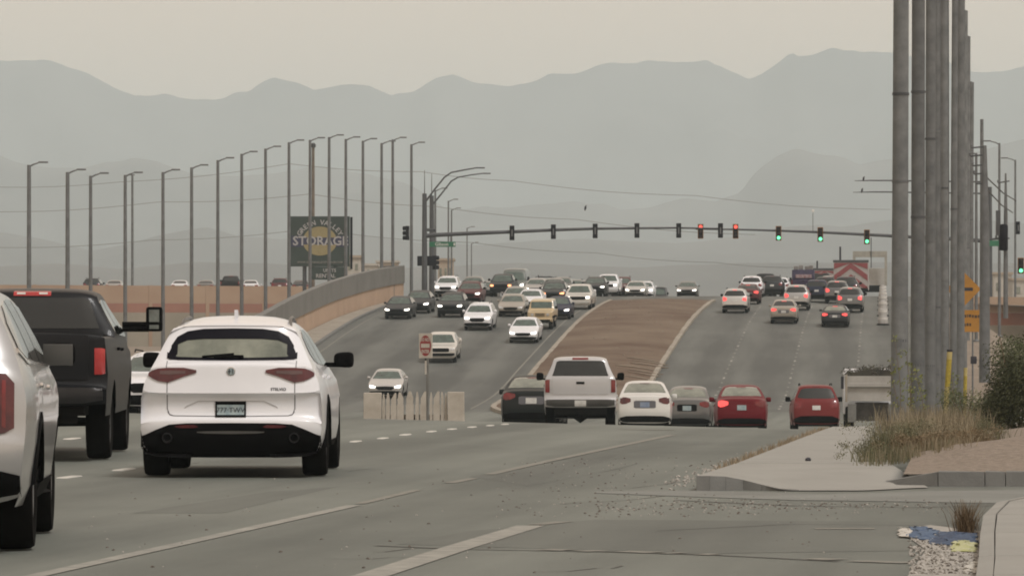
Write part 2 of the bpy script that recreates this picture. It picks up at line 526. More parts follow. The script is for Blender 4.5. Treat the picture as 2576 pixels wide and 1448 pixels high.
def wheel_meshes(r, w, spokes=5, rim_r=0.64):
    t = MB()
    hw = w / 2
    t.lathe([(r * rim_r, -hw * .86), (r * .82, -hw), (r * .95, -hw * .97), (r * .99, -hw * .78), (r, -hw * .5), (r, hw * .5), (r * .99, hw * .78), (r * .95, hw * .97), (r * .82, hw), (r * rim_r, hw * .86)], 'x', n=26)
    rm = MB()
    rr = r * rim_r
    rm.lathe([(rr * 1.01, -hw * .86), (rr * .93, -hw * .8), (rr * .9, -hw * .3), (rr * .9, hw * .3), (rr * .93, hw * .8), (rr * 1.01, hw * .86)], 'x', n=26)
    for sgn in (-1, 1):
        for k in range(spokes):
            a = 2 * math.pi * k / spokes
            ca, sa = math.cos(a), math.sin(a)
            q = []
            for u, v in ((0.05, -.12), (.93, -.075), (.93, .075), (0.05, .12)):
                q.append((u * rr * ca - v * r * sa, u * rr * sa + v * r * ca))
            rm.prism([(p[0], p[1]) for p in q], 'x', sgn * hw * .55, sgn * hw * .78)
        rm.lathe([(0.001, sgn * hw * .82), (rr * .2, sgn * hw * .8), (rr * .22, sgn * hw * .5)], 'x', n=12)
        rm.lathe([(0.001, sgn * hw * .2), (rr * .9, sgn * hw * .2)], 'x', n=16)
    return rm.mesh('rim', 35), t.mesh('tyre', 35)

def mirror_mesh(side, x, y, z, w=.2, h=.15, arm=.09, d=.1):
    mb = MB()
    bm = bmesh.new()
    bmesh.ops.create_icosphere(bm, subdivisions=3, radius=1.0)
    for v in bm.verts:
        c = v.co
        f = lambda t: math.copysign(abs(t) ** .55, t)
        py = c.y * d * (1.0 if c.y > 0 else .5)
        v.co = Vector((side * (x + arm + w / 2) + f(c.x) * w / 2 * (1 - .12 * max(0, c.y)), y + py, z + f(c.z) * h / 2 * (1.0 + .12 * side * c.x)))
    bm.verts.index_update()
    mb.add([v.co for v in bm.verts], [[v.index for v in f.verts] for f in bm.faces]); bm.free()
    mb.box((side * (x + arm * .4), y + .02, z - h * .32), (arm * 1.7 + .08, .06, .05))
    return mb.mesh('mirror', 50)

def sym(cols):
    return [(-a, z0, z1) for a, z0, z1 in reversed(cols)]
def full(cols):
    """right half columns (from the centre out) to a full-width patch"""
    return sym([c for c in cols if c[0] > 0]) + cols

TYPES = {}
def base_parts(name, sh, **k):
    """parts every vehicle has: body, floor, wheels"""
    Pt = [('body', sh.mesh, 'paint', None)]
    ub = MB()
    hw = interp(sh.wz, .5) - .25
    ub.box((0, 0, (k.get('floor_z', .2) + .62) / 2), (hw * 2, sh.L - .35, .62 - k.get('floor_z', .2)))
    Pt.append(('underbody', ub.mesh('underbody'), 'under', None))
    rim, tyre = wheel_meshes(sh.wr, k.get('tw', .22), k.get('spokes', 5), k.get('rim_r', .64))
    tx = interp(sh.wz, .5) - k.get('tw', .22) / 2 - k.get('inset', .03)
    for ya in sh.axles:
        for sx in (-1, 1):
            Pt.append(('wheel', rim, 'rim', None, (sx * tx, ya, sh.wr)))
            Pt.append(('tyre', tyre, 'tyre', len(Pt) - 1))
    return Pt
def both(Pt, name, sh, face, cols, role, **kw):
    Pt.append((name, sh.patch(face, cols, **kw), role, None))
    Pt.append((name, sh.patch(face, sym(cols), **kw), role, None))
def sides(Pt, name, sh, cols, role, **kw):
    for f in ('right', 'left'):
        Pt.append((name, sh.patch(f, cols, **kw), role, None))
def handles(Pt, sh, spots, role='paint'):
    for y, z in spots:
        for f, sg in (('right', 1), ('left', -1)):
            h = sh.hit(f, y, z)[0]
            if h:
                mb = MB(); mb.bbox((h.x + sg * .012, y, z), (.035, .2, .035), .01)
                Pt.append(('door_handle', mb.mesh('door_handle', 40), role, None))
def grp_text(s, size, sh, x, z, face='rear', off=.006, offset=.0):
    me = text_mesh(s, size, offset=offset)
    h = sh.hit(face, x, z)[0]
    rot = Matrix.Rotation(R(90), 4, 'X') if face == 'rear' else Matrix.Rotation(R(180), 4, 'Z') @ Matrix.Rotation(R(90), 4, 'X')
    me.transform(Matrix.Translation((x, h.y + (-off if face == 'rear' else off), z)) @ rot)
    return me

def t_sedan():
    L = 4.82
    pr = [(2.26, .20), (2.37, .30), (2.41, .46), (2.40, .58), (2.33, .69), (2.1, .76), (1.7, .84), (1.2, .93), (1.0, .97), (.42, 1.30), (.12, 1.42), (-.3, 1.475), (-.8, 1.46), (-1.12, 1.40), (-1.8, 1.11), (-1.98, 1.07), (-2.28, 1.045), (-2.36, 1.01), (-2.385, .84), (-2.41, .66), (-2.41, .50), (-2.36, .32), (-2.28, .24)]
    wz = [(.2, .84), (.4, .90), (.65, .915), (.85, .90), (.98, .865), (1.2, .74), (1.4, .62), (1.5, .56)]
    s = Shell(pr, wz, L, (1.42, -1.36), .335, tf=.16, tr=.10)
    p = base_parts('sedan', s)
    p.append(('windshield', s.patch('front', full([(0, .995, 1.40), (.4, .995, 1.395), (.54, 1.0, 1.375), (.66, 1.0, 1.16), (.75, 1.0, 1.02)])), 'windscreen', None))
    p.append(('rear_window', s.patch('rear', full([(0, 1.12, 1.40), (.4, 1.12, 1.395), (.53, 1.12, 1.37), (.62, 1.115, 1.26), (.69, 1.11, 1.13)])), 'rear_glass', None))
    sides(p, 'front_side_window', s, [(-.36, .99, 1.37), (.1, .98, 1.345), (.45, .98, 1.2), (.78, .98, 1.02)], 'glass')
    sides(p, 'rear_side_window', s, [(-1.42, 1.01, 1.14), (-1.1, .99, 1.30), (-.8, .99, 1.355), (-.42, .99, 1.375)], 'glass')
    both(p, 'headlight', s, 'front', [(.50, .585, .66), (.64, .575, .69), (.76, .585, .715), (.82, .60, .71)], 'head', deep=.05)
    p.append(('grille', s.patch('front', full([(0, .47, .66), (.34, .47, .65), (.48, .54, .63)])), 'black', None))
    p.append(('lower_intake', s.patch('front', full([(0, .22, .43), (.5, .22, .42), (.74, .26, .40), (.82, .30, .38)])), 'black', None))
    both(p, 'taillight', s, 'rear', [(.46, .86, .95), (.62, .80, .985), (.74, .79, .99), (.81, .83, .98)], 'tail', deep=.05)
    p.append(('high_brake_light', s.patch('rear', [(-.16, 1.375, 1.395), (.16, 1.375, 1.395)], off=.014), 'tail', None))
    p.append(('license_plate', s.patch('rear', [(-.155, .70, .85), (.155, .70, .85)], off=.015), 'plate', None))
    p.append(('plate_recess', s.patch('rear', full([(0, .68, .89), (.3, .68, .89), (.36, .70, .87)]), off=.004), 'trimshade', None))
    p.append(('rear_valance', s.patch('rear', full([(0, .25, .47), (.6, .25, .46), (.80, .28, .42), (.86, .32, .38)]), off=.006), 'black', None))  # black valance, drawn taller so its colour also stands for low shadow
    for sg in (-1, 1): p.append(('mirror', mirror_mesh(sg, .80, .55, 1.03, .19, .14), 'paint', None))
    handles(p, s, [(-.28, .84), (-1.15, .86)])
    return p, L, s.axles
def t_suv():
    L = 4.66
    pr = [(2.17, .26), (2.29, .38), (2.33, .56), (2.32, .74), (2.24, .88), (2.0, .96), (1.5, 1.04), (1.08, 1.10), (.46, 1.48), (.18, 1.60), (-.3, 1.675), (-1.2, 1.67), (-1.72, 1.63), (-1.84, 1.585), (-2.08, 1.24), (-2.2, 1.10), (-2.27, .92), (-2.31, .72), (-2.33, .56), (-2.30, .40), (-2.2, .30)]
    wz = [(.25, .86), (.45, .915), (.75, .93), (1.0, .915), (1.12, .88), (1.35, .77), (1.55, .66), (1.7, .60)]
    s = Shell(pr, wz, L, (1.38, -1.30), .36, sill=.28, tf=.15, tr=.09)
    p = base_parts('suv', s, floor_z=.24)
    p.append(('windshield', s.patch('front', full([(0, 1.13, 1.585), (.42, 1.13, 1.58), (.58, 1.135, 1.54), (.68, 1.14, 1.34), (.76, 1.14, 1.17)])), 'windscreen', None))
    p.append(('rear_window', s.patch('rear', full([(0, 1.19, 1.55), (.42, 1.19, 1.545), (.57, 1.20, 1.51), (.65, 1.21, 1.38), (.71, 1.22, 1.27)])), 'rear_glass', None))
    sides(p, 'front_side_window', s, [(-.3, 1.13, 1.53), (.1, 1.12, 1.50), (.45, 1.12, 1.34), (.76, 1.12, 1.17)], 'glass')
    sides(p, 'rear_side_window', s, [(-1.22, 1.16, 1.52), (-.8, 1.14, 1.54), (-.36, 1.13, 1.54)], 'glass')
    sides(p, 'quarter_window', s, [(-1.78, 1.25, 1.36), (-1.55, 1.18, 1.48), (-1.28, 1.16, 1.52)], 'glass')
    both(p, 'headlight', s, 'front', [(.50, .76, .84), (.64, .74, .875), (.76, .74, .885), (.82, .77, .875)], 'head', deep=.05)
    p.append(('grille', s.patch('front', full([(0, .58, .82), (.34, .58, .815), (.47, .66, .79)])), 'black', None))
    p.append(('lower_intake', s.patch('front', full([(0, .28, .53), (.55, .28, .52), (.78, .33, .49), (.86, .38, .45)])), 'black', None))
    both(p, 'taillight', s, 'rear', [(.54, .90, 1.04), (.66, .86, 1.10), (.76, .84, 1.14), (.81, .88, 1.13)], 'tail', deep=.05)
    p.append(('high_brake_light', s.patch('rear', [(-.15, 1.585, 1.61), (.15, 1.585, 1.61)], off=.016), 'tail', None))
    p.append(('license_plate', s.patch('rear', [(-.155, .80, .95), (.155, .80, .95)], off=.015), 'plate', None))
    p.append(('rear_valance', s.patch('rear', full([(0, .30, .60), (.6, .30, .59), (.82, .34, .52), (.88, .40, .48)]), off=.006), 'black', None))  # valance black enlarged to take in the shadow low on the car
    for sg in (-1, 1):
        p.append(('mirror', mirror_mesh(sg, .82, .52, 1.17, .2, .17), 'mirror', None))
        rl = MB(); rl.tube([(sg * .60, .1, 1.64), (sg * .60, .0, 1.70), (sg * .61, -1.4, 1.70), (sg * .61, -1.55, 1.65)], .018, 6)
        p.append(('roof_rail', rl.mesh('roof_rail', 50), 'black', None))
    handles(p, s, [(-.22, .98), (-1.1, 1.0)])
    return p, L, s.axles
def t_hatch():
    p, L, a = t_suv()
    return p, L, a
def t_pickup(L=5.85, W=1.0, rail=1.37, roof=1.93, wr=.40, lift=0.0, big=False):
    h = L / 2
    g = lift
    pr = [(h - .13, .34 + g), (h - .03, .48 + g), (h, .66 + g), (h - .01, .92 + g), (h - .06, 1.06 + g), (h - .25, 1.13 + g), (1.75, 1.21 + g), (1.45, 1.25 + g), (.86, 1.70 + g), (.6, roof - .06), (-.0, roof), (-.55, roof - .005), (-.82, roof - .04), (-.88, roof - .10), (-1.02, rail + .06), (-1.03, rail), (-1.05, rail), (-2.0, rail), (-h + .12, rail), (-h + .04, rail), (-h + .025, rail - .03), (-h + .02, 1.1), (-h + .03, .93 + g * .5), (-h + .02, .84 + g * .4), (-h - .06, .82 + g * .4), (-h - .07, .80 + g * .4), (-h - .07, .66 + g * .4), (-h - .03, .58 + g * .4)]
    wz = [(.3, W - .06), (.6, W - .015), (1.0, W), (1.25, W - .02), (1.37 + g, W - .045), (1.45 + g, W - .10), (roof - .2, W - .23), (roof, W - .30)]
    s = Shell(pr, wz, L + .14, (1.85, -1.75), wr, sill=.42 + g, tf=.10, tr=.02, crown=.03, bed=(-h + .1, -1.1, rail - .06, .92), arch=1.16)
    p = base_parts('pickup', s, floor_z=.42 + g, tw=.28 if big else .255, spokes=8, inset=.01)
    rw = W
    p.append(('windshield', s.patch('front', full([(0, 1.30 + g, roof - .12), (.5, 1.30 + g, roof - .125), (.62, 1.31 + g, roof - .15), (.74, 1.31 + g, 1.5 + g), (.82, 1.32 + g, 1.36 + g)])), 'windscreen', None))
    zt = roof - .12
    p.append(('rear_window', s.patch('rear', full([(0, rail + .05, zt), (rw - .42, rail + .05, zt), (rw - .345, rail + .05, zt - .03), (rw - .26, rail + .05, rail + .14), (rw - .23, rail + .05, rail + .07)])), 'glass', None))
    sides(p, 'front_side_window', s, [(-.05, rail - .03, roof - .14), (.4, rail - .04, roof - .16), (.75, rail - .05, 1.6 + g), (1.12, rail - .05, rail + .02)], 'glass')
    sides(p, 'rear_side_window', s, [(-.82, rail, roof - .18), (-.5, rail - .01, roof - .145), (-.12, rail - .02, roof - .14)], 'glass')
    both(p, 'headlight', s, 'front', [(.60, .88 + g, 1.03 + g), (.75, .87 + g, 1.04 + g), (.88, .89 + g, 1.03 + g)], 'head', deep=.05)
    p.append(('grille', s.patch('front', full([(0, .78 + g, 1.04 + g), (.5, .78 + g, 1.03 + g), (.57, .82 + g, 1.0 + g)])), 'black', None))
    p.append(('front_bumper', s.patch('front', full([(0, .50 + g, .70 + g), (.7, .50 + g, .70 + g), (.90, .56 + g, .70 + g)]), off=.02), 'bumper', None))
    tz = (.98, 1.30) if not big else (.99, 1.29)
    both(p, 'taillight', s, 'rear', [(W - .165, tz[0], tz[1]), (W - .09, tz[0], tz[1]), (W - .045, tz[0] + .01, tz[1] - .01)], 'tail', deep=.06, off=.012)
    p.append(('tailgate', s.patch('rear', full([(0, .93, rail - .02), (W - .26, .93, rail - .02), (W - .235, .94, rail - .03)]), off=.012), 'paint', None))
    p.append(('tailgate_handle', s.patch('rear', [(-.11, 1.19, 1.25), (.11, 1.19, 1.25)], off=.02), 'badge', None))
    p.append(('rear_bumper', s.patch('rear', full([(0, .62 + g * .4, .80 + g * .4), (W - .3, .62 + g * .4, .80 + g * .4), (W - .07, .66 + g * .4, .80 + g * .4)]), off=.05), 'bumper', None))
    p.append(('license_plate', s.patch('rear', [(-.155, .63 + g * .4, .78 + g * .4), (.155, .63 + g * .4, .78 + g * .4)], off=.06), 'plate', None))
    cz = roof - .06
    p.append(('high_brake_light', s.patch('rear', full([(0, cz - .035, cz + .02), (.22, cz - .035, cz + .02)]), off=.012), 'tail', None))
    if big:
        for x in (-.13, .13): p.append(('cargo_lamp', s.patch('rear', [(x - .05, cz - .018, cz + .006), (x + .05, cz - .018, cz + .006)], off=.018, sub=2, nz=2), 'cargolamp', len(p) - 1 if x < 0 else len(p) - 2))
    hi = MB(); hi.box((0, -h - .1, .50 + g * .3), (.09, .3, .08)); hi.box((0, -h + .25, .46 + g * .2), (1.3, .1, .1))
    p.append(('hitch', hi.mesh('hitch'), 'under', None))
    ax = MB(); ax.tube([(-.75, -1.75, wr), (-.2, -1.75, wr), (0, -1.75, wr - .02), (.2, -1.75, wr), (.75, -1.75, wr)], [.05, .06, .17, .06, .05], 10)
    p.append(('rear_axle', ax.mesh('rear_axle', 40), 'under', None))
    mz = rail + .06 if not big else rail + .10
    for sg in (-1, 1):
        if big:
            mb = MB(); mb.tube([(sg * (W - .06), .98, mz - .06), (sg * (W + .26), .96, mz - .06)], .035, 6); mb.tube([(sg * (W - .06), .98, mz + .0), (sg * (W + .26), .96, mz + .0)], .03, 6)
            mb.bbox((sg * (W + .33), .96, mz + .06), (.20, .12, .30), .035)
            p.append(('mirror', mb.mesh('mirror', 40), 'black', None))
            gl = MB(); gl.bbox((sg * (W + .33), .895, mz + .10), (.125, .01, .15), .004); 
            p.append(('mirror_glass', gl.mesh('mirror_glass'), 'towglass', len(p) - 1))
            gl = MB(); gl.bbox((sg * (W + .33), .895, mz - .035), (.115, .01, .05), .004)
            p.append(('mirror_glass', gl.mesh('mirror_glass'), 'towglass', len(p) - 2))
        else:
            p.append(('mirror', mirror_mesh(sg, W - .06, .95, mz, .2, .2), 'mirror', None))
    handles(p, s, [(.0, 1.16 + g), (-.75, 1.17 + g)], 'black')
    return p, L + .14, s.axles
def t_jeep():
    L = 4.2
    pr = [(2.0, .5), (2.08, .52), (2.1, .6), (2.1, .66), (1.96, .68), (1.95, .70), (1.95, 1.08), (1.93, 1.14), (1.85, 1.16), (.85, 1.22), (.78, 1.24), (.50, 1.74), (.46, 1.80), (.4, 1.83), (-1.7, 1.83), (-1.86, 1.82), (-1.92, 1.76), (-1.97, 1.2), (-1.98, .75), (-1.99, .72), (-2.08, .70), (-2.08, .56), (-2.0, .5)]
    wz = [(.4, .80), (.7, .86), (1.2, .85), (1.3, .80), (1.83, .70)]
    s = Shell(pr, wz, L, (1.2, -1.22), .40, sill=.48, tf=.12, tr=.02, crown=.02)
    p = base_parts('jeep', s, floor_z=.42, tw=.26)
    p.append(('windshield', s.patch('front', full([(0, 1.31, 1.72), (.6, 1.31, 1.715), (.68, 1.31, 1.68)])), 'windscreen', None))
    p.append(('rear_window', s.patch('rear', full([(0, 1.28, 1.70), (.55, 1.28, 1.70)])), 'glass', None))
    sides(p, 'front_side_window', s, [(-.3, 1.27, 1.70), (.1, 1.26, 1.70), (.42, 1.26, 1.62)], 'glass')
    sides(p, 'rear_side_window', s, [(-1.75, 1.27, 1.70), (-.4, 1.27, 1.70)], 'glass')
    for sg in (-1, 1):
        l = MB(); l.lathe([(.001, 1.975), (.085, 1.975), (.10, 1.94)], 'y', (sg * .50, 0, .95), 16)
        p.append(('headlight', l.mesh('headlight'), 'head', None))
        f = MB(); f.prism([(sg * .70, .70), (sg * .98, .78), (sg * .98, .86), (sg * .70, .90)], 'y', .65, 1.9)
        p.append(('fender', f.mesh('fender'), 'black', None))
        p.append(('mirror', mirror_mesh(sg, .76, .6, 1.36, .18, .18), 'black', None))
    for k in range(7):
        gb = MB(); x = (k - 3) * .085; gb.bbox((x, 1.955, .94), (.045, .03, .22), .01)
        p.append(('grille_slot', gb.mesh('grille_slot'), 'black', None))
    p.append(('front_bumper', s.patch('front', full([(0, .52, .66), (.75, .52, .66)]), off=.03), 'black', None))
    both(p, 'taillight', s, 'rear', [(.66, .92, 1.14), (.78, .92, 1.14)], 'tail', off=.03)
    sp = MB(); sp.lathe([(.001, -2.2), (.2, -2.21), (.26, -2.2), (.37, -2.17), (.39, -2.1), (.37, -2.0), (.2, -1.98)], 'y', (0, 0, 1.05), 24)
    p.append(('spare_wheel', sp.mesh('spare_wheel', 40), 'tyre', None))
    return p, L, s.axles
def t_van():
    L = 5.9
    pr = [(2.82, .36), (2.92, .5), (2.95, .7), (2.9, .95), (2.75, 1.15), (2.2, 1.35), (1.95, 1.42), (1.35, 2.2), (1.15, 2.4), (.7, 2.52), (-2.5, 2.56), (-2.8, 2.54), (-2.9, 2.45), (-2.95, 1.5), (-2.96, .7), (-2.93, .45)]
    wz = [(.3, .95), (.6, 1.0), (1.3, 1.0), (1.8, .95), (2.3, .88), (2.6, .80)]
    s = Shell(pr, wz, L, (1.9, -1.75), .36, sill=.38, tf=.14, tr=.03, crown=.05)
    p = base_parts('van', s, floor_z=.32)
    p.append(('windshield', s.patch('front', full([(0, 1.46, 2.18), (.5, 1.46, 2.17), (.74, 1.48, 2.08), (.82, 1.5, 1.75), (.86, 1.5, 1.6)])), 'windscreen', None))
    p.append(('rear_window', s.patch('rear', full([(0, 1.5, 2.1), (.75, 1.5, 2.1)])), 'glass', None))
    sides(p, 'front_side_window', s, [(.85, 1.42, 2.1), (1.3, 1.42, 2.05), (1.85, 1.42, 1.55)], 'glass')
    both(p, 'headlight', s, 'front', [(.58, .95, 1.10), (.72, .93, 1.17), (.86, .97, 1.17)], 'head', deep=.06)
    p.append(('grille', s.patch('front', full([(0, .74, 1.06), (.42, .76, 1.04)])), 'black', None))
    p.append(('front_bumper', s.patch('front', full([(0, .42, .66), (.7, .42, .66), (.88, .48, .62)])), 'black', None))
    both(p, 'taillight', s, 'rear', [(.80, .9, 1.4), (.93, .9, 1.4)], 'tail', off=.02)
    for sg in (-1, 1): p.append(('mirror', mirror_mesh(sg, .97, 1.6, 1.6, .2, .34), 'black', None))
    return p, L, s.axles
def t_crossover():
    """the white foreground crossover, measured from its rear view"""
    L = 4.69
    pr = [(2.22, .24), (2.32, .36), (2.345, .52), (2.33, .70), (2.25, .86), (2.0, .96), (1.5, 1.05), (1.08, 1.11), (.42, 1.46), (.15, 1.565), (-.35, 1.645), (-1.0, 1.645), (-1.55, 1.60), (-1.88, 1.555), (-1.92, 1.54), (-1.90, 1.515), (-2.12, 1.22), (-2.16, 1.19), (-2.235, 1.165), (-2.26, 1.145), (-2.265, 1.12), (-2.285, .99), (-2.315, .87), (-2.32, .845), (-2.285, .82), (-2.265, .72), (-2.28, .63), (-2.335, .60), (-2.345, .56), (-2.345, .50), (-2.33, .40), (-2.26, .27), (-2.18, .20)]
    wz = [(.2, .84), (.32, .92), (.5, .95), (.8, .945), (.95, .915), (1.05, .875), (1.2, .79), (1.35, .715), (1.48, .645), (1.58, .56), (1.65, .48)]
    s = Shell(pr, wz, L, (1.42, -1.40), .37, sill=.27, tf=.15, tr=.045, crown=.04, res=.045)
    p = base_parts('crossover', s, floor_z=.21, tw=.255, inset=.012)
    p.append(('windshield', s.patch('front', full([(0, 1.13, 1.55), (.42, 1.13, 1.545), (.58, 1.135, 1.50), (.68, 1.14, 1.34), (.76, 1.14, 1.17)])), 'windscreen', None))
    # rear glass with the gloss black spoiler band above it
    p.append(('rear_window', s.patch('rear', full([(0, 1.195, 1.508), (.3, 1.197, 1.502), (.46, 1.20, 1.478), (.56, 1.205, 1.42), (.615, 1.21, 1.33), (.655, 1.215, 1.225)]), off=.010, sub=7, nz=9), 'rear_glass', None))
    gi = len(p) - 1
    p.append(('spoiler_band', s.patch('rear', full([(0, 1.405, 1.511), (.3, 1.403, 1.505), (.46, 1.390, 1.481), (.565, 1.345, 1.425), (.622, 1.28, 1.335)]), off=.016, sub=7), 'blackgloss', gi))
    p.append(('glass_border', s.patch('rear', full([(0, 1.186, 1.212), (.3, 1.188, 1.214), (.55, 1.192, 1.222), (.63, 1.198, 1.25), (.66, 1.21, 1.27)]), off=.014, sub=6, nz=3), 'blackgloss', gi))
    both(p, 'glass_edge', s, 'rear', [(.555, 1.25, 1.41), (.60, 1.20, 1.36), (.658, 1.205, 1.235)], 'blackgloss', off=.013)
    wp = MB(); hz = s.hit('rear', 0, 1.225)[0]
    wp.bbox((-.03, hz.y - .03, 1.222), (.30, .03, .035), .01)
    wp.tube([(.0, hz.y - .03, 1.225), (.02, hz.y - .01, 1.25), (-.3, hz.y - .02, 1.222)], .012, 6)
    p.append(('rear_wiper', wp.mesh('rear_wiper'), 'black', None))
    both(p, 'taillight', s, 'rear', [(.35, 1.062, 1.088), (.48, 1.022, 1.112), (.64, .962, 1.112), (.74, .978, 1.105), (.80, 1.005, 1.085), (.84, 1.03, 1.06)], 'tail', off=.014, sub=6, deep=.05)
    p.append(('tail_lens_strip', s.patch('rear', [(.46, 1.055, 1.08), (.62, 1.042, 1.083), (.72, 1.048, 1.08)], off=.018), 'lens', len(p) - 2))
    p.append(('tail_lens_strip', s.patch('rear', [(-.72, 1.048, 1.08), (-.62, 1.042, 1.083), (-.46, 1.055, 1.08)], off=.018), 'lens', len(p) - 2))
    # shut line of the tailgate
    for a, b in (((.645, .69), (.65, .965)), ((.655, 1.112), (.668, 1.18))):
        both(p, 'tailgate_gap', s, 'rear', [(a[0] - .004, a[1], b[1]), (a[0] + .004, a[1], b[1])], 'gap', off=.0035, sub=1, nz=8)
    both(p, 'tailgate_gap', s, 'rear', [(.58, .624, .632), (.62, .634, .646), (.641, .66, .70)], 'gap', off=.0035)
    p.append(('tailgate_gap', s.patch('rear', full([(0, .618, .626), (.58, .624, .632)]), off=.0035, nz=2), 'gap', None))
    # plate recess and number plate
    p.append(('plate_crease_shade', s.patch('rear', full([(0, .772, .780), (.33, .770, .778), (.45, .715, .728), (.47, .70, .712)]), off=.004, nz=2), 'crease', None))  # thin strip, crease shade put in as grey colour
    p.append(('plate_frame', s.patch('rear', [(-.158, .614, .772), (.152, .614, .772)], off=.014), 'black', None))
    fi = len(p) - 1
    p.append(('license_plate', s.patch('rear', [(-.140, .636, .738), (.134, .636, .738)], off=.019), 'plate', fi))
    me = grp_text('777·TWV', .072, s, -.003, .683, off=.026)
    p.append(('plate_number', me, 'ink', fi))
    # round emblem with a cross and a serpent half
    hz = s.hit('rear', 0, 1.075)[0]
    e = MB(); e.lathe([(.001, -.014), (.044, -.012), (.047, .01)], 'y', (0, hz.y, 1.075), 28)
    p.append(('emblem', e.mesh('emblem', 40), 'chrome', None))
    ei = len(p) - 1
    e = MB(); e.lathe([(.001, -.017), (.036, -.0165), (.036, -.01)], 'y', (0, hz.y, 1.075), 28)
    p.append(('emblem_disc', e.mesh('emblem_disc'), 'plate', ei))
    e = MB(); e.box((-.016, hz.y - .018, 1.075), (.008, .004, .05)); e.box((-.016, hz.y - .018, 1.075), (.026, .004, .010)); e.tube([(.014, hz.y - .018, 1.052), (.022, hz.y - .018, 1.064), (.010, hz.y - .018, 1.075), (.021, hz.y - .018, 1.086), (.014, hz.y - .018, 1.098)], .004, 5)
    p.append(('emblem_mark', e.mesh('emblem_mark'), 'ink', ei))
    p.append(('model_badge', grp_text('STELVIO', .042, s, .48, .893, off=.006, offset=.0012), 'ink', None))
    # black lower bumper, reflectors, skid, exhausts
    p.append(('rear_valance', s.patch('rear', full([(0, .205, .556), (.45, .205, .553), (.62, .21, .540), (.76, .22, .485), (.87, .25, .435), (.905, .30, .425)]), off=.012, sub=7, nz=9, deep=.05), 'black', None))
    vi = len(p) - 1
    both(p, 'reflector', s, 'rear', [(.33, .512, .520), (.37, .505, .538), (.52, .505, .536), (.56, .517, .525)], 'tail', off=.020)
    p.append(('skid_plate', s.patch('rear', full([(0, .445, .475), (.26, .450, .472), (.34, .458, .468)]), off=.018), 'skid', vi))
    for sg in (-1, 1):
        hz = s.hit('rear', sg * .64, .405)[0]
        e = MB(); e.lathe([(.048, .10), (.052, -.03), (.046, -.045), (.040, -.03), (.038, .1)], 'y', (sg * .64, hz.y, .405), 20)
        p.append(('exhaust_tip', e.mesh('exhaust_tip', 40), 'darkmetal', None))
        e = MB(); e.lathe([(.001, -.005), (.039, -.005)], 'y', (sg * .64, hz.y, .405), 16)
        p.append(('exhaust_bore', e.mesh('exhaust_bore'), 'under', len(p) - 1))
        p.append(('mirror', mirror_mesh(sg, .83, .62, 1.18, .215, .165, arm=.085), 'mirror', None))
        rl = MB(); rl.tube([(sg * .53, .15, 1.53), (sg * .53, .05, 1.575), (sg * .535, -.6, 1.625), (sg * .545, -1.2, 1.605), (sg * .575, -1.62, 1.50)], [.014, .018, .018, .018, .014], 8)
        p.append(('roof_rail', rl.mesh('roof_rail', 50), 'darkmetal', None))
    sides(p, 'front_side_window', s, [(-.3, 1.13, 1.50), (.1, 1.12, 1.47), (.45, 1.12, 1.33), (.80, 1.12, 1.16)], 'glass')
    sides(p, 'rear_side_window', s, [(-1.18, 1.15, 1.47), (-.8, 1.14, 1.50), (-.36, 1.13, 1.50)], 'glass')
    sides(p, 'quarter_window', s, [(-1.62, 1.24, 1.32), (-1.45, 1.18, 1.42), (-1.24, 1.155, 1.465)], 'glass')
    sides(p, 'wheel_arch_trim', s, [(-1.83, .30, .40), (-1.80, .30, .52), (-1.70, .62, .70), (-1.55, .745, .80), (-1.4, .785, .835), (-1.25, .745, .80), (-1.1, .62, .70), (-1.0, .30, .52)], 'black', off=.012)
    sides(p, 'sill_trim', s, [(-.95, .275, .34), (.95, .275, .34)], 'black', off=.012)
    both(p, 'headlight', s, 'front', [(.50, .76, .83), (.64, .74, .855), (.78, .76, .86)], 'head', deep=.05)
    p.append(('grille', s.patch('front', full([(0, .50, .82), (.14, .62, .80)])), 'black', None))
    p.append(('lower_intake', s.patch('front', full([(0, .30, .46), (.72, .32, .44)])), 'black', None))
    fn = MB(); fn.prism([(-1.42, 1.60), (-1.25, 1.63), (-1.40, 1.70), (-1.45, 1.70)], 'x', -.018, .018)
    p.append(('antenna_fin', fn.mesh('antenna_fin'), 'paint', None))
    handles(p, s, [(-.28, 1.0), (-1.1, 1.02)])
    return p, L, s.axles
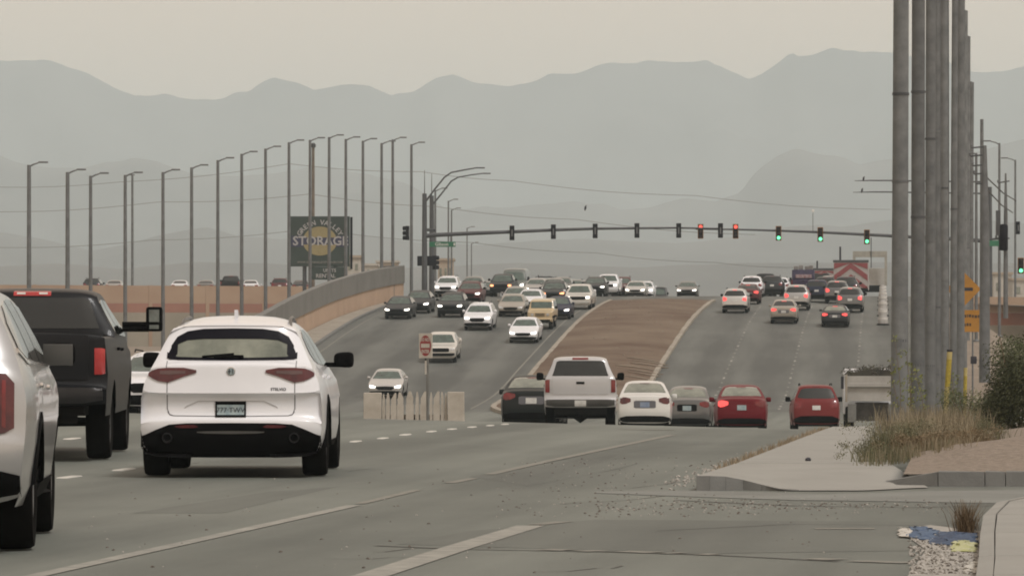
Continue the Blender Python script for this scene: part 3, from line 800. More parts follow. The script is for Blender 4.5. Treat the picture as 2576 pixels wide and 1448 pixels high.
def t_bigsuv():
    """the silver three-row car cropped at the left edge"""
    L = 5.0
    pr = [(2.36, .28), (2.46, .40), (2.5, .6), (2.49, .85), (2.4, 1.0), (2.2, 1.07), (1.6, 1.14), (1.25, 1.19), (.7, 1.58), (.42, 1.69), (0, 1.755), (-1.4, 1.75), (-2.05, 1.70), (-2.18, 1.655), (-2.32, 1.30), (-2.42, 1.16), (-2.455, .95), (-2.47, .78), (-2.5, .72), (-2.505, .58), (-2.47, .42), (-2.36, .30)]
    wz = [(.25, .88), (.42, .955), (.7, .985), (.95, .99), (1.08, .97), (1.2, .925), (1.4, .84), (1.6, .74), (1.74, .64)]
    s = Shell(pr, wz, L, (1.48, -1.42), .39, sill=.30, tf=.15, tr=.07, crown=.045, res=.06)
    p = base_parts('bigsuv', s, floor_z=.26, tw=.265, inset=.012)
    p.append(('windshield', s.patch('front', full([(0, 1.22, 1.67), (.48, 1.22, 1.66), (.64, 1.225, 1.6), (.76, 1.23, 1.36), (.82, 1.23, 1.26)])), 'windscreen', None))
    p.append(('rear_window', s.patch('rear', full([(0, 1.22, 1.60), (.5, 1.22, 1.59), (.62, 1.23, 1.55), (.72, 1.24, 1.36)])), 'glass', None))
    both(p, 'taillight', s, 'rear', [(.66, .79, 1.12), (.74, .76, 1.145), (.81, .77, 1.14), (.865, .80, 1.08)], 'tail', off=.014, deep=.06, sub=6)
    for x in (.72, .80):
        both(p, 'light_strip', s, 'rear', [(x - .012, .81, 1.10), (x + .012, .80, 1.10)], 'tailbright', off=.018, sub=1)
    p.append(('rear_valance', s.patch('rear', full([(0, .30, .56), (.5, .30, .55), (.78, .33, .53), (.90, .36, .50)]), off=.012, deep=.05), 'black', None))
    both(p, 'reflector', s, 'rear', [(.66, .46, .58), (.74, .46, .575)], 'tail', off=.022)
    both(p, 'bumper_trim', s, 'rear', [(.52, .665, .70), (.76, .665, .70)], 'chrome', off=.014)
    p.append(('license_plate', s.patch('rear', [(-.155, .86, 1.01), (.155, .86, 1.01)], off=.015), 'plate', None))
    sides(p, 'front_side_window', s, [(-.12, 1.21, 1.62), (.4, 1.2, 1.58), (.7, 1.2, 1.42), (1.0, 1.2, 1.24)], 'glass')
    sides(p, 'rear_side_window', s, [(-1.15, 1.22, 1.61), (-.6, 1.21, 1.63), (-.18, 1.21, 1.625)], 'glass')
    sides(p, 'quarter_window', s, [(-2.0, 1.30, 1.46), (-1.75, 1.24, 1.57), (-1.22, 1.22, 1.61)], 'glass')
    sides(p, 'window_trim', s, [(-2.08, 1.27, 1.30), (-1.8, 1.20, 1.225), (-.5, 1.185, 1.205), (1.05, 1.175, 1.195)], 'chrome', off=.012)
    sides(p, 'wheel_arch_trim', s, [(-1.90, .34, .50), (-1.82, .50, .66), (-1.65, .74, .82), (-1.42, .825, .89), (-1.2, .74, .82), (-1.03, .50, .66), (-.96, .34, .50)], 'black', off=.012)
    sides(p, 'sill_trim', s, [(-.92, .305, .42), (1.0, .305, .42)], 'black', off=.014)
    both(p, 'headlight', s, 'front', [(.62, .8, .98), (.82, .8, .98)], 'head', deep=.05)
    p.append(('grille', s.patch('front', full([(0, .64, .97), (.55, .66, .96)])), 'black', None))
    for sg in (-1, 1):
        p.append(('mirror', mirror_mesh(sg, .87, .78, 1.26, .225, .165, arm=.04), 'mirror', None))
        gl = MB(); gl.bbox((sg * (.87 + .04 + .105), .725, 1.255), (.205, .012, .148), .005)
        p.append(('mirror_glass', gl.mesh('mirror_glass', 40), 'mirrorglass', len(p) - 1))
    handles(p, s, [(-.2, 1.04), (-1.2, 1.06)], 'chrome')
    return p, L, s.axles

def vt(name):
    if name not in TYPES:
        TYPES[name] = {'sedan': t_sedan, 'suv': t_suv, 'pickup': t_pickup, 'bigpickup': lambda: t_pickup(6.0, 1.02, 1.46, 1.99, .43, .10, True), 'jeep': t_jeep, 'van': t_van, 'crossover': t_crossover, 'bigsuv': t_bigsuv}[name]()
    return TYPES[name]
ROLE = {'under': M_UNDER, 'tyre': M_RUB, 'rim': M_RIM, 'windscreen': M_GLASSF, 'rear_glass': M_GLASS, 'glass': M_GLASS, 'head': M_HEADOFF, 'tail': M_TAIL, 'black': M_BLK, 'plate': M_PLATEW, 'trimshade': M_SEAMW,
        'mirror': M_BLK, 'bumper': M_CHROME, 'badge': M_BLK, 'chrome': M_CHROME, 'blackgloss': M_BLKG, 'lens': mat('lens_smoked', (.10, .055, .055), .25, coat=.3, var=.2), 'gap': M_SEAMW, 'crease': M_GREYC, 'ink': M_INK, 'skid': mat('skid_grey', (.085, .085, .08), .5, var=.1), 'darkmetal': mat('dark_metal', (.10, .10, .10), .35, metal=.7, var=.1), 'tailbright': M_TAIL, 'cargolamp': M_LAMPW, 'towglass': mat('tow_mirror_glass', (.13, .15, .14), .12, var=.4, vscale=6, coat=.5), 'mirrorglass': mat('mirror_back_grey', (.06, .062, .06), .35, var=.2)}
def vehicle(kind, name, x, s, heading, pm, label, cat, on=False, tail_on=False, group=None, over=None, scale=(1, 1, 1), oncoming=False, at=None, skip=(), extra=None):
    """put a vehicle with its nearer end on the road at frame column x, distance FPX / s"""
    parts, L, axles = vt(kind)
    L = L * scale[1]
    hd = R(heading + (180 if oncoming else 0))
    d = Vector((math.sin(hd), math.cos(hd), 0))
    if at is None:
        near = Vector(((x - CX) / s, FPX / s, 0))
        c = near + d * (L / 2) * (-1 if oncoming else 1)
        pf, pb = c + d * 1.4, c - d * 1.4
        zf, zb = G(pf.x, pf.y), G(pb.x, pb.y)
    else:
        c = Vector(at); zf = zb = at[2]
    root = empty(name, (c.x, c.y, (zf + zb) / 2 + .004))
    root.rotation_euler = (math.atan2(zf - zb, 2.8), 0, -hd)
    root.scale = scale
    tag(root, label, cat, group)
    mp = dict(ROLE); mp['paint'] = pm; mp['badge'] = M_BLK
    if on: mp['head'] = M_HEADON
    if tail_on: mp['tail'] = M_TAILON
    mp.update(over or {})
    made = []
    for i, pt in enumerate(parts):
        nm, me, role, par = pt[:4]
        o = bpy.data.objects.new(nm, me)
        C.objects.link(o)
        if not me.materials: me.materials.append(None)
        o.material_slots[0].link = 'OBJECT'
        m = mp[role]
        if nm == 'taillight' and tail_on == 'left' and not any(q.name.startswith('taillight') for q in made): m = M_TAIL
        if tail_on == 'left' and nm == 'high_brake_light': m = M_TAIL
        if on == 'left' and nm == 'headlight' and any(q is not None and q.name.startswith('headlight') for q in made): m = M_HEADOFF
        o.material_slots[0].material = m
        o.parent = root if par is None else made[par]
        if len(pt) > 4: o.location = pt[4]
        made.append(o)
    if extra: extra(root)
    return root

# ------------------------------------------------------------------ ground, roads, kerbs
def grid_mesh(name, xs_of_y, ys, nx, zf, smooth=60):
    mb = MB()
    for Y in ys:
        x0, x1 = xs_of_y(Y)
        for i in range(nx + 1):
            X = x0 + (x1 - x0) * i / nx
            mb.v.append((X, Y, zf(X, Y)))
    for j in range(len(ys) - 1):
        for i in range(nx):
            a = j * (nx + 1) + i
            mb.f.append((a, a + 1, a + nx + 2, a + nx + 1))
    me = mb.mesh(name, smooth)
    if me.polygons and sum(p.normal.z for p in me.polygons) < 0: me.flip_normals()
    return me
def arange(a, b, d):
    n = max(1, int(round((b - a) / d)))
    return [a + (b - a) * i / n for i in range(n + 1)]
def TERR(X, Y):
    g = G(X, Y)
    if Y < 225: base = g
    else:
        low = 0.3 + 1.6 * sstep(300, 470, Y)
        low = g + (low - g) * sstep(225, 262, Y)
        k = max(sstep(4.5, 11, XL(Y) - X), sstep(1.5, 10, X - XR(Y)))
        base = g + (min(low, g) - g) * k
        far = sstep(600, 2500, Y)
        base = base * (1 - far) + 2.0 * far
    return base - 0.14
ysT = arange(-150, 60, 15) + arange(60, 520, 5)[1:] + [560, 620, 700, 850, 1000, 1300, 1700, 2300, 3200, 4500, 6500, 9000, 12500]
xsT = [-5200, -3000, -1500, -700, -300, -150, -80] + arange(-60, 70, 2.0) + [90, 150, 300, 700, 1500, 3000, 5200]
mb = MB()
for Y in ysT:
    for X in xsT: mb.v.append((X, Y, TERR(X, Y)))
n = len(xsT)
for j in range(len(ysT) - 1):
    for i in range(n - 1):
        a = j * n + i; mb.f.append((a, a + 1, a + n + 1, a + n))
tag(obj('desert_ground', mb.mesh('ground', 60), M_SAND), kind='structure')

near_road = tag(obj('near_road', grid_mesh('near_road', lambda Y: (-42, 30), arange(-60, 60, 10) + arange(60, 232, 3)[1:], 36, G), M_ASPH), kind='structure')
far_road = tag(obj('far_road', grid_mesh('far_road', lambda Y: (XL(Y), XR(Y)), arange(232, 520, 3), 24, G), M_ASPHF), kind='structure')
# cross street at the signals
tag(obj('cross_street', grid_mesh('cross_street', lambda Y: (XR(Y), XR(Y) + 60), arange(352, 384, 4), 20, lambda X, Y: G(X, Y) - .006 - .05 * max(0, X - XR(Y) - 4)), M_ASPHF), kind='structure')

def strip(name, pts, w, m, parent, lift=.005, wfun=None):
    """painted line through ground points"""
    L_, R_ = [], []
    for i, p in enumerate(pts):
        a, b = pts[max(0, i - 1)], pts[min(len(pts) - 1, i + 1)]
        d = Vector((b[0] - a[0], b[1] - a[1], 0)).normalized()
        nrm = Vector((d.y, -d.x, 0))
        ww = w * (wfun(i / (len(pts) - 1)) if wfun else 1)
        for lst, sg in ((L_, -1), (R_, 1)):
            q = Vector((p[0], p[1], 0)) + nrm * sg * ww / 2
            lst.append((q.x, q.y, G(q.x, q.y) + lift))
    mb = MB(); k = len(pts)
    mb.add(L_ + R_, [(i, k + i, k + i + 1, i + 1) for i in range(k - 1)])
    me = mb.mesh(name)
    if sum(p.normal.z for p in me.polygons) < 0: me.flip_normals()
    return obj(name, me, m, parent)
def dense(pts, d=1.5):
    out = [Vector(pts[0])]
    for a, b in zip(pts, pts[1:]):
        a, b = Vector(a), Vector(b)
        k = max(1, int((b - a).length / d))
        out += [a + (b - a) * i / k for i in range(1, k + 1)]
    return out
def px_line(name, pxs, w, m, parent=None, **k):
    return strip(name, dense([gp(*p) for p in pxs]), w, m, parent or near_road, **k)
px_line('lane_line', [(-120, 1490), (92, 1448), (500, 1358), (890, 1271)], .125, M_PAINTW)
px_line('lane_line', [(905, 1267), (1050, 1232)], .10, M_PAINTW2)
px_line('lane_line', [(1130, 1215), (1190, 1203)], .12, M_PAINTW2)
px_line('lane_line', [(1230, 1193), (1480, 1138), (1690, 1094)], .13, M_PAINTW2)
px_line('lane_line', [(780, 1480), (935, 1448), (1150, 1378), (1335, 1322)], .21, M_PAINTW)
px_line('lane_line', [(1345, 1320), (1420, 1312)], .14, M_PAINTW2)
for a, b in (((1365, 1382), (1430, 1384)), ((1462, 1385), (1506, 1387)), ((1566, 1387), (1650, 1390)), ((1680, 1391), (1706, 1392)), ((1762, 1394), (1800, 1395)), ((2040, 1405), (2110, 1408)), ((2150, 1411), (2292, 1416)), ((2050, 1330), (2200, 1330))):
    px_line('worn_stop_bar', [a, b], .20, M_PAINTW2)
px_line('tar_seam', [(945, 1372), (1150, 1381), (1500, 1387), (1800, 1396), (2110, 1412)], .055, M_SEAM, lift=.003)
px_line('tar_seam', [(1650, 1335), (2000, 1318), (2390, 1322)], .03, M_SEAM, lift=.003)
px_line('tar_seam', [(1700, 1258), (2000, 1272), (2300, 1276), (2576, 1270)], .06, M_SEAM, lift=.003)
px_line('tar_seam', [(700, 1062), (860, 1058), (1180, 1063)], .05, M_SEAM, lift=.003)
M_PATCH = asphalt_mat('asphalt_patch', (0.078, 0.086, 0.078), (0.140, 0.151, 0.134), R(6), 0.05)
for pp in ([(1180, 1335), (1500, 1306), (2395, 1312), (2330, 1384), (1750, 1392), (1000, 1368)], [(1180, 1198), (1500, 1150), (1680, 1120), (1800, 1112), (1560, 1178), (1330, 1222)], [(330, 1290), (700, 1232), (860, 1222), (560, 1290)]):
    ps = [gp(*q) for q in pp]; mb = MB(); mb.add([(q.x, q.y, q.z + .0015) for q in ps], [tuple(range(len(ps)))])
    me = mb.mesh('asphalt_patch')
    if me.polygons[0].normal.z < 0: me.flip_normals()
    obj('asphalt_patch', me, M_PATCH, near_road)
# driveway apron of smoother concrete across the side entrance
mb = MB()
ap = [gp(1500, 1236), gp(1760, 1234), gp(2080, 1243), gp(2330, 1235), gp(2600, 1232), gp(2600, 1268), gp(2300, 1262), gp(2000, 1258), gp(1700, 1248), gp(1500, 1240)]
mb.add([(p.x, p.y, p.z + .004) for p in ap], [tuple(range(len(ap)))])
me = mb.mesh('driveway_apron')
if me.polygons[0].normal.z < 0: me.flip_normals()
tag(obj('driveway_apron', me, mat('apron', (.175, .182, .168), .9, var=.14, vscale=.8)), kind='structure')
# raised lane dots on the near road and on the hill
dotm = MB(); dotm.box((0, 0, .004), (.11, .11, .016), top=(.8, .8))
dot_me = dotm.mesh('lane_dot', 60)
M_DOTF = mat('lane_dot_dirty', (.33, .32, .29), .7, col2=(.20, .195, .175), vscale=.7)
for x, y, w in ((175, 1200, 1.3), (312, 1181, 1.3), (182, 1103, 1.2), (895, 1110, 1), (963, 1102, 1), (1020, 1093, 1.1), (1085, 1085, 1), (1137, 1079, 1), (1187, 1074, 1), (1233, 1070, .9), (1270, 1067, .9)):
    p = gp(x, y)
    o = obj('lane_dot', dot_me, M_DOT, near_road, p); o.scale = (w * .9, w * 6, 1.0)
    o.rotation_euler = (0, 0, R(-6))
for k, off in enumerate((3.75, 7.45, 11.15)):
    Y = 236.0
    while Y < 345:
        X = XM2(Y) + off
        o = obj('lane_dot', dot_me, M_DOTF, far_road, (X, Y, G(X, Y)))
        o.scale = (1.2, 3 if int((Y - 236) / 3.2) % 4 else 11, 1); o.rotation_euler = (math.atan(G(X, Y + 1) - G(X, Y)), 0, R(-4.5))
        Y += 3.2
strip('edge_line', [(XM1(Y) - .9, Y) for Y in arange(236, 345, 4)], .1, M_PAINTW2, far_road)
strip('edge_line', [(XL(Y) + .7, Y) for Y in arange(236, 345, 4)], .1, M_PAINTW2, far_road)
for k in range(9):
    x0, y0 = random.uniform(150, 2000), random.uniform(1140, 1440)
    pts = [(x0, y0)]
    for q in range(5): pts.append((pts[-1][0] + random.uniform(25, 90), pts[-1][1] - random.uniform(-2, 9)))
    px_line('crack_seal', pts, .018, M_SEAM, lift=.0025)
px_line('stop_line', [(1560, 1079.5), (1700, 1081)], .35, M_PAINTW2)

def solid_strip(name, left, right, z0f, top, m, parent=None, gap=0.0):
    """slab between two edge polylines (list of xy), top at G + top; returns the mesh"""
    mb = MB()
    n = len(left)
    vs = []
    for (lx, ly), (rx, ry) in zip(left, right):
        vs += [(lx, ly, G(lx, ly) + top), (rx, ry, G(rx, ry) + top), (lx, ly, G(lx, ly) + z0f), (rx, ry, G(rx, ry) + z0f)]
    fs = []
    for i in range(n - 1):
        a, b = 4 * i, 4 * (i + 1)
        fs += [(a, a + 1, b + 1, b), (a + 2, b + 2, b + 3, a + 3), (a, b, b + 2, a + 2), (a + 1, a + 3, b + 3, b + 1)]
    fs += [(0, 2, 3, 1), (4 * n - 4, 4 * n - 3, 4 * n - 1, 4 * n - 2)]
    mb.add(vs, fs)
    return mb.mesh(name)
# median with kerbs
YM = arange(226, 358, 3)
def mw(Y): return sstep(214, 238, Y)
def m1(Y): return XM1(Y) + (XM2(Y) - XM1(Y)) * .5 * (1 - mw(Y))
def m2(Y): return XM2(Y) - (XM2(Y) - XM1(Y)) * .5 * (1 - mw(Y))
def med_z(X, Y):
    a, b = m1(Y), m2(Y)
    t = (X - a) / max(.01, b - a)
    return G(X, Y) + .12 + .28 * math.sin(math.pi * min(1, max(0, t))) ** .8 * sstep(226, 250, Y) * (1 - .6 * sstep(345, 357, Y)) + .05 * noise.noise((X * .5, Y * .45, 3)) * math.sin(math.pi * min(1, max(0, t)))
median = tag(obj('median', grid_mesh('median', lambda Y: (m1(Y) + .2, m2(Y) - .2), arange(226, 357, 1.5), 16, med_z), M_DIRT), kind='structure')
for fn, sg in ((m1, 1), (m2, -1)):
    for i in range(0, len(YM) - 1):
        seg = [YM[i] + .02, YM[i + 1] - .02]
        obj('kerb_stone', solid_strip('kerb_stone', [(fn(Y), Y) for Y in seg], [(fn(Y) + sg * .28, Y) for Y in seg], -.1, .165 + .006 * (i % 3), M_KERBL), M_KERBL, median)
obj('median_nose', solid_strip('median_nose', [(m1(226) - .05, 225.2), (m1(226), 226)], [(m2(226) + .05, 225.2), (m2(226), 226)], -.1, .16, M_KERBL), M_KERBL, median)
# tyre ruts and pale dry rills on the median slope
for k in range(7):
    Y0 = 262 + k * 2.1 + random.random()
    X0 = m1(Y0) + 4.6 + random.random() * 1.2
    pts = [(X0 + t * 2.0 + .15 * math.sin(t * 5 + k), Y0 - t * 1.1) for t in [i / 8 for i in range(9)]]
    mb = MB(); mb.tube([(x, y, med_z(x, y) + .02) for x, y in pts], [.02 + .05 * math.sin(math.pi * i / 8) for i in range(9)], 5)
    obj('dirt_rill', mb.mesh('dirt_rill', 60), M_SAND, median)
# far-left sidewalk and its wing wall
def wall_off(Y): return -2.6 + max(0, Y - 262) * .0215
walk = tag(obj('far_sidewalk', solid_strip('far_sidewalk_bed', [(XL(Y) + wall_off(Y) - .05, Y) for Y in arange(236, 364, 4)], [(XL(Y) - .22, Y) for Y in arange(236, 364, 4)], -.15, .12, M_CONC), M_KERBL), kind='structure')
for Y in arange(236, 352, 4):
    obj('sidewalk_slab', solid_strip('sidewalk_slab', [(XL(Y) + wall_off(Y), Y + .02), (XL(Y + 4) + wall_off(Y + 4), Y + 3.98)], [(XL(Y) - .2, Y + .02), (XL(Y + 4) - .2, Y + 3.98)], 0, .145, M_CONC), M_KERBL, walk)
    obj('kerb_stone', solid_strip('kerb_stone', [(XL(Y) - .18, Y + .01), (XL(Y + 4) - .18, Y + 3.99)], [(XL(Y) + .05, Y + .01), (XL(Y + 4) + .05, Y + 3.99)], -.1, .155, M_KERB), M_KERB, walk)

M_WGREY = mat('wall_grey_cap', (.165, .162, .15), .9, var=.12, vscale=.5)
M_WPEACH = mat('wall_peach', (.42, .30, .215), .9, var=.08, vscale=.5)
M_WTAN = mat('wall_tan', (.30, .205, .145), .92, col2=(.36, .265, .19), vscale=.25)
M_WRED = mat('wall_rust', (.27, .135, .10), .92, var=.1, vscale=.3)
M_WBEIGE = mat('wall_beige', (.26, .235, .19), .92, var=.1, vscale=.3)
ww = empty('wing_wall', (XL(330) - 3.2, 330, G(-10, 330)))
tag(ww, 'long retaining wall of peach panels under a thick grey cap climbing beside the far sidewalk', 'wall')
def wall_off(Y): return -2.6 + max(0, Y - 262) * .0215
def wall_pt(Y): return XL(Y) + wall_off(Y) - .25
base = Vector(ww.location)
YW = arange(254, 364, 11)
for i in range(len(YW) - 1):
    a, b = YW[i], YW[i + 1]
    ys_ = [a + .03, (a + b) / 2, b - .03]
    capt = lambda Y: 2.62 - .28 * (1 - sstep(262, 300, Y))
    def sect(z0f, z1f, th, m, nm):
        mb = MB(); vs = []
        for Y in ys_:
            X = wall_pt(Y); g = G(X, Y)
            for dx, zz in ((-th, z0f(Y)), (th, z0f(Y)), (th, z1f(Y)), (-th, z1f(Y))):
                vs.append((X + dx - base.x, Y - base.y, g + zz - base.z))
        n_ = len(ys_); fs = []
        for k in range(n_ - 1):
            o = 4 * k
            for q in range(4): fs.append((o + q, o + (q + 1) % 4, o + 4 + (q + 1) % 4, o + 4 + q))
        fs += [(0, 1, 2, 3), (4 * n_ - 1, 4 * n_ - 2, 4 * n_ - 3, 4 * n_ - 4)]
        mb.add(vs, fs); obj(nm, mb.mesh(nm), m, ww)
    capb = lambda Y: capt(Y) - 1.32 - .0 * Y
    sect(lambda Y: -.3, capb, .14, M_WPEACH, 'wall_panel')
    sect(lambda Y: capb(Y) + .003, capt, .22, M_WGREY, 'wall_cap')
# end return of the wall at the corner
mb = MB()
Xe = wall_pt(364); ge = G(Xe, 364)
mb.prism([(-1.6, 1.33), (0.2, 1.33), (0.2, 2.64), (-1.6, 2.6)], 'y', 34.05, 34.4)
mb.v = [(Xe - base.x + x, y, ge - base.z + z) for x, y, z in mb.v]
obj('wall_return', mb.mesh('wall_return'), M_WGREY, ww)

def banded_wall(name, label, x0, y0, x1, y1, zt, zs, zr, zb, bays, th=.3):
    w = empty(name, (x0, y0, zb)); tag(w, label, 'wall')
    ang = math.atan2(y1 - y0, x1 - x0); ln = math.hypot(x1 - x0, y1 - y0) / bays
    w.rotation_euler = (0, 0, ang)
    for k in range(bays):
        for nm, a, b, m, t in (('upper_panel', zs, zt, M_WTAN, th), ('stripe_panel', zr, zs - .01, M_WRED, th * .94), ('lower_panel', zb, zr - .01, M_WBEIGE, th * .88)):
            mb = MB(); mb.box((k * ln + ln / 2, 0, (a + b) / 2 - zb), (ln - .06, t, b - a)); obj(nm, mb.mesh(nm), m, w)
        mb = MB(); mb.box((k * ln, 0, (zt - zb) / 2), (.35, th * 1.25, zt - zb + .06)); obj('wall_post', mb.mesh('wall_post'), M_WTAN, w)
    return w
c = lambda z: CAMH + z
banded_wall('boundary_wall', 'tall boundary wall with tan and rust bands behind the left row of street lamps', -62, 452, -13.5, 470, c(6.35), c(4.65), c(3.75), .2, 9)
banded_wall('boundary_wall', 'short stretch of banded tan and pink wall at the right edge', 33.6, 352, 60, 366, c(4.02), c(2.85), c(1.92), .2, 4)
# raised yard behind the left wall
yard = tag(obj('yard_terrace', grid_mesh('yard', lambda Y: (-80, -15), arange(474, 560, 20), 6, lambda X, Y: c(5.75)), M_SAND), kind='structure')
mb = MB()

# ------------------------------------------------------------------ right-hand sidewalk, planter, kerbs
def px_poly(pts, lift): return [gp(x, y, lift=lift) for x, y in pts]
def slab(name, pts, top, m, parent=None, depth=.2):
    n_ = len(pts)
    mb = MB()
    vs = [(p.x, p.y, p.z) for p in pts] + [(p.x, p.y, p.z - top - depth) for p in pts]
    fs = [tuple(range(n_)), tuple(range(2 * n_ - 1, n_ - 1, -1))] + [(i, n_ + i, n_ + (i + 1) % n_, (i + 1) % n_) for i in range(n_)]
    mb.add(vs, fs)
    return obj(name, mb.mesh(name), m, parent)
sw = empty('sidewalk', tuple(gp(2000, 1150))); tag(sw, kind='structure')
swl = [(1851, 1164.6), (1935, 1132), (2005, 1105), (2066, 1082), (2095, 1072)]
swr = [(2238, 1164.6), (2222, 1132), (2213, 1105), (2205, 1082), (2200, 1071)]
for i in range(len(swl) - 1):
    q = px_poly([swl[i], swr[i], swr[i + 1], swl[i + 1]], .13)
    cen = sum(q, Vector()) / 4
    q = [cen + (p - cen) * .994 for p in q]
    o = slab('sidewalk_slab', q, .13, M_CONC)
    o.parent = sw; o.matrix_parent_inverse = Matrix.Translation(-Vector(sw.location))
# sidewalk corner: slopes down to the driveway, its kerb dying away into the road
def yb_(x): return 1196 - (x - 1752) * .316 if x < 1850 else (1165 if x < 2240 else 1165 + (x - 2240) / 95 * 60)
def yf_(x): return 1197.5 + 35 * sstep(1800, 2000, x) - 7 * sstep(2150, 2335, x)
mb = MB(); xs_ = arange(1752, 2334, 8); nr = 10
for x in xs_:
    y0, y1 = yb_(x), yf_(x)
    for k in range(nr + 1):
        y = y0 + (y1 - y0) * k / nr
        lift = .13 - .122 * sstep(0, 1, (y - 1168) / max(1, yf_(x) - 1168)) * sstep(1790, 2000, x) - .11 * sstep(2240, 2330, x) * sstep(1165, 1200, y)
        mb.v.append(tuple(gp(x, y, lift=max(.008, lift))))
for a in range(len(xs_) - 1):
    for k in range(nr):
        q = a * (nr + 1) + k; mb.f.append((q, q + 1, q + nr + 2, q + nr + 1))
me = mb.mesh('corner_ramp', 60)
if sum(p.normal.z for p in me.polygons) < 0: me.flip_normals()
o = obj('corner_ramp', me, M_CONC); o.parent = sw; o.matrix_parent_inverse = Matrix.Translation(-Vector(sw.location))
kx_ = [1745, 1785, 1825, 1870, 1915, 1960, 2010]
kp = [gp(max(1752, x), yf_(x) - .5, lift=max(.006, .135 - .127 * sstep(1790, 2000, x))) for x in kx_]
for a, b in zip(kp, kp[1:]):
    d = (b - a) * .006; a2, b2 = a + d + Vector((0, -.012, .003)), b - d + Vector((0, -.012, .003)); bk = Vector((.0, .05, 0))
    ga, gb = Vector((a2.x, a2.y - .015, G(a2.x, a2.y) - .05)), Vector((b2.x, b2.y - .015, G(b2.x, b2.y) - .05))
    mb = MB(); mb.add([tuple(a2), tuple(b2), tuple(gb), tuple(ga), tuple(a2 + bk), tuple(b2 + bk), tuple(gb + bk), tuple(ga + bk)], [(0, 1, 2, 3), (4, 7, 6, 5), (0, 4, 5, 1), (1, 5, 6, 2), (2, 6, 7, 3), (3, 7, 4, 0)])
    o = obj('kerb_stone', mb.mesh('kerb_stone'), M_KERB); o.parent = sw; o.matrix_parent_inverse = Matrix.Translation(-Vector(sw.location))
# low kerb in front of the planter
pk = empty('planter_kerb', tuple(gp(2400, 1222))); tag(pk, kind='structure')
kx = [2205, 2360, 2478, 2530, 2640, 2760, 2920, 3080, 3300, 3600, 4000, 4600]
for i in range(len(kx) - 1):
    a, b = gp(kx[i] + 1, 1222 + (0 if i else -2)), gp(kx[i + 1] - 1, 1222)
    h0, h1 = (.02 if i == 0 else .135), .135
    mb = MB(); bk = Vector((0.02, .16, 0))
    mb.add([tuple(a - Vector((0, 0, .1))), tuple(b - Vector((0, 0, .1))), tuple(b + Vector((0, .02, h1))), tuple(a + Vector((0, .02, h0))), tuple(a + bk - Vector((0, 0, .1))), tuple(b + bk - Vector((0, 0, .1))), tuple(b + bk + Vector((0, 0, h1))), tuple(a + bk + Vector((0, 0, h0 + .01)))],
        [(0, 1, 2, 3), (4, 7, 6, 5), (3, 2, 6, 7), (0, 4, 5, 1), (1, 5, 6, 2), (0, 3, 7, 4)])
    o = obj('kerb_stone', mb.mesh('kerb_stone'), M_KERB); o.parent = pk; o.matrix_parent_inverse = Matrix.Translation(-Vector(pk.location))
# planter bed: gravel mound behind the kerb, reaching back along the poles
k0 = gp(2205, 1220); k1 = gp(2760, 1222)
def planter_edge(Y):
    return k0.x + .25 + (Y - k0.y) * .115
def planter_z(X, Y):
    g = G(X, Y) + .13
    t = X - planter_edge(Y)
    m = .30 * sstep(0.3, 2.2, t) * sstep(k0.y, k0.y + 6, Y) + .24 * math.exp(-((X - 5.0) ** 2 / .8 + (Y - 49) ** 2 / 6)) * sstep(k0.y + .2, k0.y + 2, Y)
    return g - .03 * (1 - sstep(k0.y, k0.y + 1, Y)) + m + .05 * sstep(k0.y + .2, k0.y + 2, Y) * noise.noise((X * 1.7, Y * .9, 1)) * sstep(0, .5, t)
tag(obj('planter_bed', grid_mesh('planter_bed', lambda Y: (planter_edge(Y), planter_edge(Y) + 26), arange(k0.y + .2, 215, 1.2), 60, planter_z), M_GRAVEL), kind='structure')
# near-right kerb and sidewalk
ns = empty('near_sidewalk', tuple(gp(2520, 1400))); tag(ns, kind='structure')
edge_px = [(2440, 1560), (2455, 1448), (2462, 1400), (2466, 1340), (2474, 1295), (2508, 1262), (2580, 1247), (2720, 1240)]
E = [gp(x, y, lift=.10) for x, y in edge_px]
for i in range(len(E) - 1):
    a, b = E[i], E[i + 1]
    d = (b - a).normalized(); nn = Vector((d.y, -d.x, 0))
    mb = MB(); w_ = .09
    a2, b2 = a + d * .006, b - d * .006
    mb.add([tuple(a2 - Vector((0, 0, .25))), tuple(b2 - Vector((0, 0, .25))), tuple(b2), tuple(a2), tuple(a2 + nn * w_ - Vector((0, 0, .25))), tuple(b2 + nn * w_ - Vector((0, 0, .25))), tuple(b2 + nn * w_ + Vector((0, 0, .012))), tuple(a2 + nn * w_ + Vector((0, 0, .012)))],
        [(0, 1, 2, 3), (4, 7, 6, 5), (3, 2, 6, 7), (0, 4, 5, 1), (1, 5, 6, 2), (0, 3, 7, 4)])
    o = obj('kerb_stone', mb.mesh('kerb_stone'), M_CONC); o.parent = ns; o.matrix_parent_inverse = Matrix.Translation(-Vector(ns.location))
inner = [e + Vector((.0925, -.02 * i, .010)) for i, e in enumerate(E)]
for i in range(len(E) - 2):
    a, b = inner[i], inner[i + 1]
    for j, (o0, o1) in enumerate(((.0, 3.5),)):
        mb = MB(); q = [a + Vector((o0, .01, 0)), a + Vector((o1, .01, 0)), b + Vector((o1, -.01, 0)), b + Vector((o0, -.01, 0))]
        mb.add([tuple(p) for p in q] + [tuple(p - Vector((0, 0, .2))) for p in q], [(0, 1, 2, 3), (0, 4, 5, 1), (1, 5, 6, 2), (2, 6, 7, 3), (3, 7, 4, 0)])
        o = obj('sidewalk_slab', mb.mesh('sidewalk_slab'), M_CONC); o.parent = ns; o.matrix_parent_inverse = Matrix.Translation(-Vector(ns.location))
